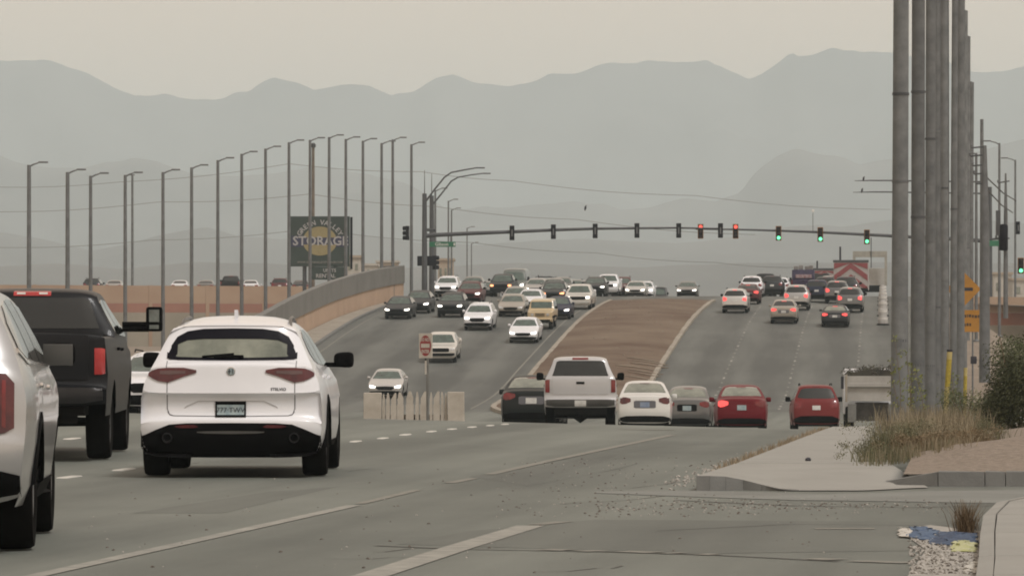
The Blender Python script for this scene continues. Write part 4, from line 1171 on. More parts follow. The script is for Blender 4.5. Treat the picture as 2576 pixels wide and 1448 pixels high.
# gravel-filled gutter beside it
gut = [gp(*p) for p in ((2270, 1470), (2330, 1385), (2275, 1345), (2262, 1332), (2340, 1322), (2470, 1338), (2462, 1480))]
mb = MB(); mb.add([(p.x, p.y, p.z + .008) for p in gut], [tuple(range(len(gut)))])
me = mb.mesh('gutter')
if me.polygons[0].normal.z < 0: me.flip_normals()
gutter = tag(obj('gravel_gutter', me, M_PEB), kind='structure')

def pebbles(name, spots, m, kind='stuff'):
    mb = MB()
    for x, y, z, r in spots:
        o = len(mb.v)
        rot = random.random() * 6
        for k, (a, b, cc) in enumerate(((1, 0, 0), (-.5, .9, 0), (-.5, -.9, 0), (0, 0, 1), (.3, .5, .7), (.3, -.6, .6), (-.7, 0, .65))):
            q = Vector((a, b, 0)); q.rotate(Matrix.Rotation(rot, 3, 'Z'))
            mb.v.append((x + q.x * r * random.uniform(.8, 1.2), y + q.y * r * 1.1, z + cc * r * .8 - r * .1))
        mb.f += [tuple(o + i for i in f) for f in ((0, 4, 5), (4, 3, 5), (4, 1, 6), (4, 6, 3), (5, 3, 6), (5, 6, 2), (0, 1, 4), (0, 5, 2), (1, 2, 6))]
    o = obj(name, mb.mesh(name), m); tag(o, kind=kind); return o
def rnd_px(n_, poly_fn, rmin, rmax, lift=0.0):
    out = []
    for _ in range(n_):
        x, y = poly_fn()
        p = gp(x, y)
        out.append((p.x, p.y, p.z + lift, random.uniform(rmin, rmax)))
    return out
tag(pebbles('gravel_pebbles', rnd_px(420, lambda: (random.uniform(2290, 2462), random.uniform(1338, 1447)), .008, .026, .008), M_PEB), 'pale loose pebbles filling the gutter by the near kerb', 'pebbles')
tag(pebbles('gravel_dark_pebbles', rnd_px(200, lambda: (random.uniform(2285, 2460), random.uniform(1340, 1447)), .006, .016, .01), M_PEBD), 'dark specks among the pebbles of the gutter', 'pebbles')
def scatter_road():
    t = random.random()
    if t < .5:
        y = random.gauss(1268, 10); return random.uniform(1500, 2380), y + (random.random() * 8)
    if t < .85: return random.uniform(1250, 1900), random.uniform(1150, 1300)
    return random.uniform(200, 2200), random.uniform(1150, 1440)
tag(pebbles('road_grit', rnd_px(520, scatter_road, .005, .018), M_PEBD), 'dark grit scattered over the near asphalt', 'grit')
tag(pebbles('road_grit_pale', rnd_px(380, scatter_road, .005, .015), M_PEB), 'pale grit scattered over the near asphalt', 'grit')
tag(pebbles('sidewalk_edge_gravel', rnd_px(320, lambda: (lambda t: (1690 + 380 * t + random.gauss(0, 16), 1218 - 136 * t + random.gauss(0, 5)))(random.random()), .008, .028), M_PEB), 'tan gravel lying along the kerb edge of the right sidewalk', 'gravel')

tag(pebbles('median_stones', [(lambda X, Y: (X, Y, med_z(X, Y), random.uniform(.03, .10)))(m1(Y) + .6 + random.random() * (m2(Y) - m1(Y) - 1.2), Y) for Y in [random.uniform(232, 355) for _ in range(160)]], M_SAND), 'pale stones strewn over the dirt median', 'stones')

# ------------------------------------------------------------------ street lamps, signals, signs
def street_lamp(x, ytop, s, base_z, label, group, arm=.95, side=1, r=.12, two=False):
    top = P(x, ytop, s)
    h = top.z - base_z
    root = empty('street_lamp', (top.x, top.y, base_z)); tag(root, label, 'street lamp', group)
    mb = MB(); mb.tube([(0, 0, 0), (0, 0, h * .5), (0, 0, h - .15), (0, 0, h)], [r, r * .85, r * .72, r * .68], 10)
    obj('pole', mb.mesh('pole', 50), M_POLEG, root)
    mb = MB(); mb.tube([(0, 0, h - .10), (side * .25, 0, h + .03), (side * arm * .55, 0, h + .12)], [.05, .045, .035], 6)
    obj('arm', mb.mesh('arm', 50), M_POLEG, root)
    mb = MB(); mb.bbox((side * arm * .82, 0, h + .15), (arm * .55, .28, .09), .03)
    obj('lamp_head', mb.mesh('lamp_head', 40), M_POLEG, root)
    mb = MB(); mb.lathe([(r * 1.9, -.02), (r * 1.9, .06), (r * 1.15, .12)], 'z', n=10)
    obj('base_plate', mb.mesh('base_plate', 40), M_POLEG, root)
    return root
LP = [(73, 415), (170, 433), (228, 442), (315, 440), (410, 433), (482, 421), (548, 403), (608, 387), (668, 374), (727, 358), (780, 352), (828, 345), (870, 350), (913, 354), (960, 360), (988, 351), (1035, 363)]
for i, (x, y) in enumerate(LP):
    s = 46 - 13 * (x - 73) / (1035 - 73)
    q = P(x, y, s)
    street_lamp(x, y, s, TERR(q.x, q.y) + .0, f'tall grey street lamp, {ORD[i]} from the left in the long left row', 'street lamps in the left row', r=.155 if i < 2 else .135)
FL = [(1095, 478, 31), (1128, 505, 25, ), (1136, 527, 24), (1175, 573, 20), (1186, 612, 18)]
for i, (x, y, s) in enumerate(FL):
    q = P(x, y, s)
    street_lamp(x, y, s, TERR(q.x, q.y), f'small distant street lamp beyond the signals, {ORD[i]} from the left', 'distant street lamps beyond the signals', r=.11, arm=.9)
for i, (x, y, s, sd_) in enumerate([(2456, 385, 40, -1), (2514, 360, 36, -1), (2554, 402, 30, -1)]):
    q = P(x, y, s)
    street_lamp(x, y, s, TERR(q.x, q.y), f'thin street lamp by the right edge, {ORD[i]} from the bundle of big poles', 'street lamps at the right edge', r=.11, side=sd_, arm=1.1)
q = P(333, 440, 24)
o = empty('steel_mast', (q.x, q.y, TERR(q.x, q.y))); tag(o, 'slim hazy mast without a lamp, right behind the fourth lamp', 'mast')
mb = MB(); mb.tube([(0, 0, 0), (0, 0, q.z - TERR(q.x, q.y))], [.16, .12], 8); obj('pole', mb.mesh('pole', 50), M_POLEG, o)
mb = MB(); mb.box((0, 0, q.z - TERR(q.x, q.y)), (.5, .1, .1)); obj('cap', mb.mesh('cap'), M_POLEG, o)
q = P(788, 362, 30)
o = empty('wooden_mast', (q.x, q.y, TERR(q.x, q.y))); tag(o, 'thick brownish mast standing up behind the storage billboard', 'mast')
mb = MB(); hm = q.z - TERR(q.x, q.y); mb.tube([(0, 0, 0), (0, 0, hm)], [.15, .12], 10); obj('pole', mb.mesh('pole', 50), mat('wood_pole', (.15, .125, .10), .9, var=.25, vscale=3), o)
mb = MB(); mb.lathe([(.2, hm - .3), (.22, hm - .05), (.1, hm + .08)], 'z', n=10); obj('cap', mb.mesh('cap', 40), M_POLED, o)
# mast with two thin cross bars behind the big poles, birds on them
q = P(2470, 300, 36)
o = empty('crossarm_pole', (q.x, q.y, TERR(q.x, q.y))); tag(o, 'pole hidden behind the big poles whose two thin bars stick out to the left', 'utility pole')
hb = q.z - TERR(q.x, q.y); mb = MB(); mb.tube([(0, 0, 0), (0, 0, hb)], [.16, .12], 8); obj('pole', mb.mesh('pole', 50), M_POLEG, o)
for yy, xl in ((454, 2150), (483, 2146)):
    z = (HORIZON - yy) / 36 + CAMH - TERR(q.x, q.y)
    mb = MB(); mb.tube([(0, 0, z - .1), ((2235 - 2470) / 36, 0, z), ((2190 - 2470) / 36, 0, z), ((xl - 2470) / 36, 0, z - .02)], [.06, .05, .045, .02], 6); obj('cross_bar', mb.mesh('cross_bar'), M_POLED, o)
def bird(x, y, s, label, span=.16):
    p = P(x, y, s); r = empty('bird', tuple(p)); tag(r, label, 'bird', 'small dark birds')
    bm = MB(); bm.tube([(-.02, 0, -.18), (0, 0, -.08), (.02, 0, .02), (.03, 0, .10), (.06, 0, .15), (.10, 0, .155)], [.015, .05, .075, .055, .04, .008], 8)
    obj('body', bm.mesh('body', 60), M_INK, r)
    bm = MB(); bm.prism([(-.06, -.14), (.05, .06), (.02, .08), (-.05, 0)], 'y', -.07, -.055); bm.prism([(-.06, -.14), (.05, .06), (.02, .08), (-.05, 0)], 'y', .055, .07)
    obj('wing', bm.mesh('wing'), M_INK, r)
    bm = MB(); bm.tube([(0, .02, -.1), (.0, .02, -.2)], .008, 5); obj('leg', bm.mesh('leg'), M_INK, r)
    return r
bird(2172, 449.5, 36, 'small dark bird on the upper thin bar left of the big poles')
bird(2168, 479, 36, 'small dark bird on the lower thin bar left of the big poles')
bird(1472, 523, 40, 'small dark bird in the air above the signal arm')

def signal_head(root_loc, label, state, group='signal heads on the long arms', face=-1, at_rot=0.0):
    """three-lens head; state 'back' shows its rear"""
    r = empty('traffic_signal', root_loc, at_rot); tag(r, label, 'traffic signal', group)
    mb = MB()
    for k in (-1, 0, 1): mb.bbox((0, 0, k * .36), (.36, .20, .345), .03)
    mb.box((0, .0, 0), (.30, .14, 1.05))
    obj('housing', mb.mesh('housing', 40), M_SIG, r)
    if state == 'back':
        for k in (-1, 0, 1):
            v = MB(); v.tube([(0, .1, k * .36), (0, .34, k * .36)], .16, 12); obj('visor', v.mesh('visor', 40), M_SIG, r)
        b = MB(); b.box((0, -.12, .0), (.09, .06, .5)); obj('bracket', b.mesh('bracket'), M_POLEG, r)
        return r
    mb = MB(); mb.prism([(-.23, -.59), (.23, -.59), (.23, .59), (-.23, .59)], 'y', .03, .05); obj('backplate', mb.mesh('backplate'), M_SIGY, r)
    for k, nm in ((1, 'red'), (0, 'amber'), (-1, 'green')):
        v = MB(); v.lathe([(.155, -.08), (.16, -.30), (.15, -.30), (.145, -.09)], 'y', (0, 0, k * .36), 14)
        v.v = [(x, y if z > k * .36 - .06 else max(y, -.12), z) for x, y, z in v.v]
        obj('visor', v.mesh('visor', 40), M_SIG, r)
        l = MB(); l.lathe([(.001, -.15), (.10, -.135), (.145, -.10)], 'y', (0, 0, k * .36), 16)
        m = M_LENSOFF
        if state == nm: m = M_REDON if nm == 'red' else M_GRNON
        obj('lens', l.mesh('lens', 60), m, r)
    return r
# near arm: pole at the left corner
sA = 34.5
def mast(name, label, pole_x, s, arm_px, pole_top, r0, lum=None, whip=None):
    b = P(pole_x, 0, s); g = TERR(b.x, b.y)
    root = empty(name, (b.x, b.y, g)); tag(root, label, 'signal mast')
    zt = CAMH + (HORIZON - pole_top) / s - g
    mb = MB(); mb.tube([(0, 0, 0), (0, 0, zt * .6), (0, 0, zt)], [r0 * 1.15, r0, r0 * .85], 12); obj('pole', mb.mesh('pole', 50), M_POLED, root)
    mb = MB(); mb.lathe([(r0 * 2, 0), (r0 * 2, .08), (r0 * 1.3, .15)], 'z', n=12); obj('base_plate', mb.mesh('base_plate', 40), M_POLED, root)
    if arm_px:
        pts = [((x - pole_x) / s, 0, CAMH + (HORIZON - y) / s - g) for x, y in arm_px]
        mb = MB(); k = len(pts); mb.tube(pts, [.17 - .115 * i / (k - 1) for i in range(k)], 10); obj('arm', mb.mesh('arm', 50), M_POLED, root)
    if lum:
        pts = [((x - pole_x) / s, 0, CAMH + (HORIZON - y) / s - g) for x, y in lum]
        mb = MB(); k = len(pts); mb.tube(pts, [.075 - .03 * i / (k - 1) for i in range(k)], 8); obj('luminaire_arm', mb.mesh('luminaire_arm', 50), M_POLED, root)
        e = pts[-1]; mb = MB(); mb.bbox((e[0] + .25, 0, e[2] - .01), (.65, .25, .09), .03); obj('lamp_head', mb.mesh('lamp_head', 40), M_POLED, root)
    if whip:
        z1 = CAMH + (HORIZON - whip) / s - g
        mb = MB(); mb.tube([(0, 0, zt), (0, 0, z1)], [.04, .02], 6); obj('whip', mb.mesh('whip'), M_POLED, root)
    return root
sB = 31.0
arm1 = [(1066, 594), (1090, 591), (1180, 587), (1285, 583), (1400, 578), (1500, 575), (1600, 574), (1700, 573), (1818, 575)]
mastA = mast('signal_mast', 'near signal mast at the left corner carrying the long arm over the oncoming lanes', 1068, sA, arm1, 487, .19, [(1070, 508), (1092, 478), (1118, 446), (1135, 434), (1170, 427), (1200, 422)], 428)
mast('signal_mast', 'second signal mast at the left corner, just right of the nearer one', 1086, 32.0, None, 492, .19, [(1088, 515), (1110, 488), (1135, 456), (1152, 446), (1185, 440), (1216, 436)], 437)
arm2 = [(2484, 606), (2400, 601), (2300, 596), (2180, 590), (2063, 584), (1958, 580), (1850, 577), (1750, 576)]
mast('signal_mast', 'far-right signal mast whose long arm carries the red and green signals', 2490, sB, arm2, 470, .2, None, None)
names = ['dark back of a signal head, first from the left on the near arm', 'dark back of a signal head, second on the near arm', 'dark back of a signal head, third on the near arm', 'dark back of a signal head, fourth on the near arm', 'dark back of a signal head, left of the left red signal', 'dark back of a signal head between the two red signals']
for (x, y), lb in zip(((1288, 586), (1392, 583), (1497, 581), (1602, 580), (1707, 580), (1812, 580)), names):
    p = P(x, y, sA); p.y -= .3
    signal_head(tuple(p), lb, 'back')
for x, y, st, lb in ((1762, 582, 'red', 'left one of the two signals showing red'), (1850, 582, 'red', 'right one of the two signals showing red'), (1958, 587, 'green', 'leftmost of the three signals showing green on the long arm'), (2063, 590, 'green', 'middle of the three signals showing green on the long arm'), (2180, 596, 'green', 'signal showing green on the arm, beside the big poles')):
    p = P(x, y, sB); p.y -= .35
    signal_head(tuple(p), lb, st)
p = P(1025, 586, 33.5); signal_head(tuple(p), 'side-facing signal head on the left of the near mast', 'back', 'side signal heads', at_rot=R(70))
p = P(1093, 660, 33); signal_head(tuple(p), 'low side signal head on the second left mast', 'back', 'side signal heads', at_rot=R(-60))
p = P(2560, 573, 30); signal_head(tuple(p), 'dark signal head standing alone at the right edge', 'back', 'side signal heads', at_rot=R(20))
p = P(2568, 668, 34); signal_head(tuple(p), 'signal showing green cut by the right edge of the frame', 'green', 'side signal heads')
# control boxes and cameras on the left mast
p = P(1072, 656, 33); o = empty('signal_box', tuple(p)); tag(o, 'dark equipment box on the left signal masts above the wall', 'box')
mb = MB(); mb.bbox((0, 0, 0), (1.35, .4, .75), .05); obj('cabinet', mb.mesh('cabinet', 40), M_SIG, o)
mb = MB(); mb.box((0, .25, 0), (.1, .3, .3)); obj('bracket', mb.mesh('bracket'), M_POLED, o)
p = P(1078, 578, 34.3); o = empty('arm_joint_box', tuple(p)); tag(o, 'dark fitting on top of the near signal arm by its mast', 'fitting')
mb = MB(); mb.bbox((0, -.05, 0), (.75, .35, .22), .05); obj('casing', mb.mesh('casing', 40), M_POLED, o)
mb = MB(); mb.bbox((.35, -.05, -.03), (.35, .3, .18), .05); obj('cowl', mb.mesh('cowl', 40), M_INK, o)
p = P(2045, 560, sB); o = empty('arm_camera', (p.x, p.y, p.z)); tag(o, 'white-topped camera on a thin stalk above the far signal arm', 'camera')
mb = MB(); mb.tube([(0, 0, -.75), (0, 0, .75)], .025, 6); obj('stalk', mb.mesh('stalk'), M_POLEG, o)
mb = MB(); mb.bbox((0, -.08, .95), (.2, .34, .22), .04); obj('housing', mb.mesh('housing', 40), mat('white_plastic', (.75, .75, .73), .5, var=.05), o)
# street name blade
p = P(1113, 614.5, 34.2); o = empty('street_sign', (p.x, p.y - .25, p.z)); tag(o, 'green street name blade hanging under the near signal arm', 'street sign')
M_GREEN = mat('sign_green', (.025, .155, .085), .5, var=.1)
mb = MB(); mb.bbox((0, 0, 0), (1.95, .03, .38), .012); obj('blade', mb.mesh('blade'), M_GREEN, o)
obj('lettering', text_mesh('Gibson', .34, offset=.006), mat('sign_white', (.62, .64, .61), .5, var=.05), o, (-.05, -.02, 0), FACE_CAM)
mb = MB(); mb.box((.88, -.017, 0), (.12, .01, .2)); obj('corner_mark', mb.mesh('corner_mark'), mat('sign_white', (.7, .7, .68)), o)
for dx in (-.6, .6):
    mb = MB(); mb.tube([(dx, .05, .15), (dx, .2, .75)], .025, 6); obj('hanger', mb.mesh('hanger'), M_POLED, o)
p = P(2478, 612, 40); o = empty('street_sign', tuple(p)); tag(o, 'small green sign half hidden beside the right wooden pole', 'street sign')
mb = MB(); mb.bbox((.55, 0, 0), (1.3, .03, .36), .012); obj('blade', mb.mesh('blade'), M_GREEN, o)
mb = MB(); mb.tube([(-.3, .1, .2), (1.4, .1, .35)], .07, 6); obj('bracket', mb.mesh('bracket'), M_POLED, o)

# do-not-enter sign by the barrier
p = gp(1071, 1058); s_ = 12000 / 112
b = Vector(((1071 - CX) / s_, 112, 0)); b.z = G(b.x, b.y)
dn = empty('do_not_enter_sign', tuple(b), R(-57)); tag(dn, 'white square sign with a red disc and white bar turned half away on its post', 'traffic sign')
ztop = CAMH + (HORIZON - 838) / s_ - b.z
hs_ = .29
zc = ztop - hs_
mb = MB(); mb.tube([(0, .05, -.1), (0, .05, ztop - .05)], .032, 8); obj('post', mb.mesh('post', 40), mat('post_steel', (.16, .16, .15), .6, metal=.3, var=.2), dn)
mb = MB(); mb.bbox((0, 0, zc), (hs_ * 2, .012, hs_ * 2), .004); pl = obj('sign_panel', mb.mesh('sign_panel'), mat('sign_face_white', (.58, .55, .50), .5, var=.06), dn)
mb = MB(); mb.lathe([(.001, -.0105), (hs_ * .84, -.0105), (hs_ * .84, -.006)], 'y', (0, 0, zc), 32); obj('red_disc', mb.mesh('red_disc'), mat('sign_red', (.30, .022, .025), .5, var=.12), pl)
mb = MB(); mb.box((0, -.0125, zc), (hs_ * 1.3, .003, .095)); obj('white_bar', mb.mesh('white_bar'), mat('sign_face_white', (.6, .6, .6)), pl)
for t, z in (('DO NOT', zc + .14), ('ENTER', zc - .14)):
    obj('lettering', text_mesh(t, .115, offset=.004), mat('sign_face_white', (.6, .6, .6)), pl, (0, -.0125, z), FACE_CAM)
mb = MB(); mb.bbox((0, .0, zc - hs_ - .22), (.06, .012, .32), .003); obj('reflector_strip', mb.mesh('reflector_strip'), mat('sign_face_white', (.6, .6, .6)), dn)
# pale barrier of blocks and stubby posts on the crest
br = empty('crest_barrier', (-2.2, 121, G(-2.2, 121))); tag(br, 'low pale barrier of stubby posts between two end blocks on the road crest', 'barrier')
M_BAR = mat('barrier_beige', (.36, .325, .275), .9, col2=(.47, .435, .38), vscale=3)
s_ = 12000 / 121.0
gz = br.location.z
def bx(x0, x1, ytop, nm, dz=0, cut=True):
    X0, X1 = (x0 - CX) / s_ + 2.2, (x1 - CX) / s_ + 2.2
    zt = CAMH + (HORIZON - ytop) / s_ - gz
    mb = MB()
    if nm == 'end_block': mb.bbox(((X0 + X1) / 2, 0, zt / 2 - .1), (X1 - X0, .4, zt + .2), .02)
    else:
        w = (X1 - X0); xm = (X0 + X1) / 2
        mb.prism([(X0, -.1), (X1, -.1), (X1, zt * .60), (X1 - w * .1, zt * .66), (X1 - w * .06, zt * .82), (xm + w * .14 + dz * w, zt), (xm - w * .14 + dz * w, zt), (X0 + w * .08, zt * .80), (X0 + w * .1, zt * .66), (X0, zt * .60)], 'y', -.1, .1)
    obj(nm, mb.mesh(nm), M_BAR, br)
bx(915, 960, 987, 'end_block'); bx(1126, 1168, 985, 'end_block')
for x0, x1, yt, dz in ((961.5, 969, 990, 0), (971, 981, 988, 0), (983, 998, 988, .3), (999, 1016, 986, -.1), (1021, 1041, 984, 0), (1045, 1054, 985, 0), (1057, 1076, 984, .2), (1081, 1088, 986, 0), (1090, 1107, 984, .25), (1109, 1117, 985, -.2), (1118, 1125, 988, 0)):
    bx(x0, x1, yt, 'post', dz)
mb = MB(); mb.box((-.15, .12, .15), (2.3, .08, .3)); obj('footing', mb.mesh('footing'), M_BAR, br)

# storage billboard
sb = 32.5
p = P(805, 607, sb); bb = empty('storage_billboard', (p.x, p.y, TERR(p.x, p.y))); tag(bb, 'dark green storage billboard with a yellow oval behind the lamp posts', 'billboard')
zc = p.z - TERR(p.x, p.y)
W_, H_ = 150 / sb, 126 / sb
M_SGN = mat('billboard_green', (.028, .045, .040), .6, var=.15, vscale=1)
M_SGT = mat('billboard_lettering', (.36, .36, .36), .6, var=.08)
M_SGY = mat('billboard_oval', (.27, .23, .115), .6, var=.08)
mb = MB(); mb.bbox((0, 0, zc), (W_, .5, H_), .04); pan = obj('panel', mb.mesh('panel'), M_SGN, bb)
mb = MB(); k = 40
for a0, a1 in ((R(14), R(166)), (R(194), R(346))):
    pts = [(1.32 * math.cos(a0 + (a1 - a0) * i / k) + (-.0), zc + .02 + 1.12 * math.sin(a0 + (a1 - a0) * i / k)) for i in range(k + 1)]
    mb.prism(pts, 'y', -.275, -.255)
obj('oval', mb.mesh('oval'), M_SGY, pan)
mb = MB(); mb.box((0, -.262, zc), (W_ * .96, .012, .86)); obj('name_band', mb.mesh('name_band'), mat('billboard_band', (.030, .033, .075), .6, var=.1), pan)
obj('lettering', text_mesh('STORAGE', .98, offset=.02), M_SGT, pan, (.05, -.285, zc + .0), FACE_CAM)
for i, ch in enumerate('GREEN VALLEY'):
    if ch == ' ': continue
    a = R(152 - i * 11.3)
    obj('lettering', text_mesh(ch, .52, offset=.012), M_SGT, pan, (1.62 * math.cos(a) * 1.08, -.285, zc - .1 + 1.55 * math.sin(a)), (R(90), -(a - R(90)), 0))
obj('lettering', text_mesh('WWW.GREENVALLEYSTORAGE.COM', .21, offset=.004), mat('billboard_small', (.22, .22, .20), .6, var=.05), pan, (0, -.285, zc - 1.62), FACE_CAM)
mb = MB(); z2 = zc - H_ / 2 - .52; mb.bbox((.62, 0, z2), (2.95, .45, 1.0), .04); pan2 = obj('lower_panel', mb.mesh('lower_panel'), M_SGN, bb)
obj('lettering', text_mesh('RENTAL', .42, offset=.01), M_SGT, pan2, (.45, -.25, z2 - .22), FACE_CAM)
obj('lettering', text_mesh('UNITS', .36, offset=.01), M_SGT, pan2, (.75, -.25, z2 + .2), FACE_CAM)
for dx in (-1.2, 1.2):
    mb = MB(); mb.tube([(dx, 0.1, 0), (dx, 0.1, zc - H_ / 2)], .16, 10); obj('support', mb.mesh('support', 50), M_POLED, bb)
mb = MB(); mb.tube([(W_ / 2 + .12, .1, zc - H_ / 2 - .2), (W_ / 2 + .12, .1, zc + H_ / 2 - .05)], .10, 6); obj('edge_beam', mb.mesh('edge_beam'), M_SIG, bb)

# yellow warning sign and plaque by the big poles
s_ = 55.0; p = P(2424, 727, s_); g = TERR(p.x, p.y)
ws = empty('warning_sign', (p.x, p.y, g)); tag(ws, 'amber diamond warning sign with a black arrow over an amber plaque', 'traffic sign')
M_YEL = mat('sign_amber', (.36, .17, .018), .55, var=.1, vscale=2); zc = p.z - g
mb = MB(); mb.tube([(.42, .05, -.1), (.42, .05, zc + .5)], .04, 8); obj('post', mb.mesh('post', 40), M_POLEG, ws)
hd_ = .80
mb = MB(); mb.prism([(hd_, zc), (0, zc + hd_), (-hd_, zc), (0, zc - hd_)], 'y', -.012, .0); dm = obj('diamond', mb.mesh('diamond'), M_YEL, ws)
mb = MB(); mb.box((.15, -.0145, zc), (.55, .005, .15)); mb.prism([(-.32, zc), (-.08, zc + .22), (-.08, zc - .22)], 'y', -.017, -.012); obj('arrow', mb.mesh('arrow'), M_INK, dm)
zp = CAMH + (HORIZON - 807) / s_ - g
mb = MB(); mb.bbox((.38, -.006, zp), (1.2, .012, 1.0), .005); pq = obj('plaque', mb.mesh('plaque'), M_YEL, ws)
M_INKB = mat('ink_brown', (.05, .025, .01), .6, var=.2)
for z, segs in ((zp + .22, ((.02, .10), (.15, .05), (.23, .12), (.38, .09), (.50, .12), (.65, .10), (.78, .12))), (zp - .18, ((.02, .08), (.13, .10), (.26, .08)))):
    mb = MB()
    for a, w in segs: mb.box((a + w / 2, -.0145, z + .02 * math.sin(a * 9)), (w, .004, .13))
    obj('lettering', mb.mesh('lettering'), M_INKB, pq)

# big weathered utility poles
M_WOODP = mat('weathered_pole', (.090, .096, .098), .9, col2=(.150, .156, .156), vscale=2.2, bump=.3, bscale=12)
_n, _l = M_WOODP.node_tree.nodes, M_WOODP.node_tree.links
_b = _n['Principled BSDF']; _src = _b.inputs['Base Color'].links[0].from_socket
_oi = _n.new('ShaderNodeObjectInfo'); _mr = _n.new('ShaderNodeMapRange'); _mr.inputs[3].default_value = .72; _mr.inputs[4].default_value = 1.35
_vm = _n.new('ShaderNodeVectorMath'); _vm.operation = 'SCALE'
_l.new(_oi.outputs['Random'], _mr.inputs[0]); _l.new(_src, _vm.inputs[0]); _l.new(_mr.outputs[0], _vm.inputs['Scale']); _l.new(_vm.outputs[0], _b.inputs['Base Color'])
UP = [(FPX / 110, 8.855, .182), (FPX / 95, 10.74, .182), (FPX / 85, 12.38, .155), (FPX / 78, 13.70, .13), (FPX / 72, 15.12, .148), (FPX / 66, 16.80, .13), (FPX / 61, 18.47, .178), (250, 23.45, .19), (270, 25.55, .19), (300, 28.6, .17), (316, 30.35, .17), (343, 33.0, .17)]
ULAB = ['nearest and widest of the big grey poles, leftmost in the bundle', 'second big grey pole from the left in the bundle', 'third big grey pole from the left in the bundle', 'fourth big grey pole from the left in the bundle', 'fifth big grey pole from the left in the bundle', 'sixth big grey pole from the left in the bundle', 'seventh big grey pole, whose edge hides half of the amber sign', 'eighth big grey pole, just behind the amber sign', 'ninth big grey pole, its top just below the frame edge', 'tenth big grey pole in the bundle, partly hidden', 'eleventh big grey pole, its top second lowest of the bundle', 'farthest big grey pole, lowest top at the right of the bundle']
for (Y, X, r), lb in zip(UP, ULAB):
    g = planter_z(X, Y) if Y < 215 else TERR(X, Y)
    topz = {300: CAMH + (HORIZON - 90) * 300 / FPX, 316: CAMH + (HORIZON - 205) * 316 / FPX, 343: CAMH + (HORIZON - 255) * 343 / FPX, 270: CAMH + (HORIZON - 25) * 270 / FPX}.get(Y, 19.5)
    u = empty('utility_pole', (X, Y, g - .05)); tag(u, lb, 'utility pole', 'big grey poles on the right')
    h = topz - g
    ln = random.uniform(-.03, .12)
    mb = MB(); mb.tube([(0, 0, 0), (ln * .3, 0, h * .3), (ln * .6, 0, h * .6), (ln, 0, h)], [r * 1.10, r * 1.02, r * .97, r * .90], 16)
    obj('shaft', mb.mesh('shaft', 60), M_WOODP, u)
    mb = MB(); mb.tube([(r * .98, -r * .42, .0), (r * .92, -r * .42, h * .4), (r * .80, -r * .42, h * .95)], .018, 6); obj('bright_edge_strip', mb.mesh('bright_edge_strip'), M_POLEG, u)  # pale strip added to draw the bright right edge, no real conduit
    for zb_ in (random.uniform(1.6, 2.4), random.uniform(4, 6), random.uniform(7, 10)):
        mb = MB(); mb.lathe([(r * 1.07, zb_), (r * 1.07, zb_ + .06)], 'z', (ln * zb_ / h, 0, 0), 16); obj('steel_band', mb.mesh('steel_band', 50), M_POLED if random.random() < .6 else M_POLEG, u)
    mb = MB(); zt_ = random.uniform(1.4, 2.2); mb.box((.0, -r * 1.06, zt_), (.09, .012, .16)); obj('number_tag', mb.mesh('number_tag'), M_POLEG, u)
    mb = MB(); mb.lathe([(r * .86, h - .02), (r * .9, h + .02), (.02, h + .06)], 'z', n=14); obj('cap', mb.mesh('cap', 40), M_POLED, u)
# right power poles with insulators
def power_pole(x, ytop, ybase, s, r, label, bars):
    p = P(x, ytop, s); g = CAMH + (HORIZON - ybase) / s
    u = empty('power_pole', (p.x, p.y, g)); tag(u, label, 'power pole', 'power poles at the right edge')
    h = p.z - g
    mb = MB(); mb.tube([(0, 0, 0), (0, 0, h * .7), (0, 0, h)], [r, r * .8, r * .35], 10); obj('shaft', mb.mesh('shaft', 60), M_POLEG, u)
    for dz, x0, x1, tilt in bars:
        mb = MB(); mb.tube([(x0, 0, h - dz), (x1, 0, h - dz + tilt)], .035, 6); obj('cross_arm', mb.mesh('cross_arm'), M_POLED, u)
        mb = MB(); mb.lathe([(.02, 0), (.06, .03), (.04, .08), (.06, .12), (.02, .16)], 'z', (x0, 0, h - dz), 8); obj('insulator', mb.mesh('insulator', 60), M_POLEG, u)
    return u
power_pole(2477, 366, 962, 60, .24, 'thick grey power pole right of the amber sign with ladder-like bars on top', [(.1, -.55, 0, .05), (.45, -.6, 0, .06), (.85, -.5, 0, .04), (1.2, -.45, 0, .04), (1.6, -.35, .1, 0)])
power_pole(2530, 436, 800, 48, .13, 'slender dark power pole between two lamps at the right edge', [(.5, -.4, .2, .1), (3.4, -.5, .2, 0)])
p = P(2523, 585, 48); o = empty('pole_transformer', (p.x, p.y - .25, p.z)); tag(o, 'dark transformer can on the slender right power pole', 'transformer')
mb = MB(); mb.lathe([(.02, -.95), (.22, -.93), (.24, -.9), (.24, .35), (.2, .42), (.02, .45)], 'z', n=14); obj('tank', mb.mesh('tank', 40), M_SIG, o)
mb = MB(); mb.box((-.28, 0, .5), (.22, .25, 1.3)); obj('fuse_box', mb.mesh('fuse_box'), M_POLED, o)

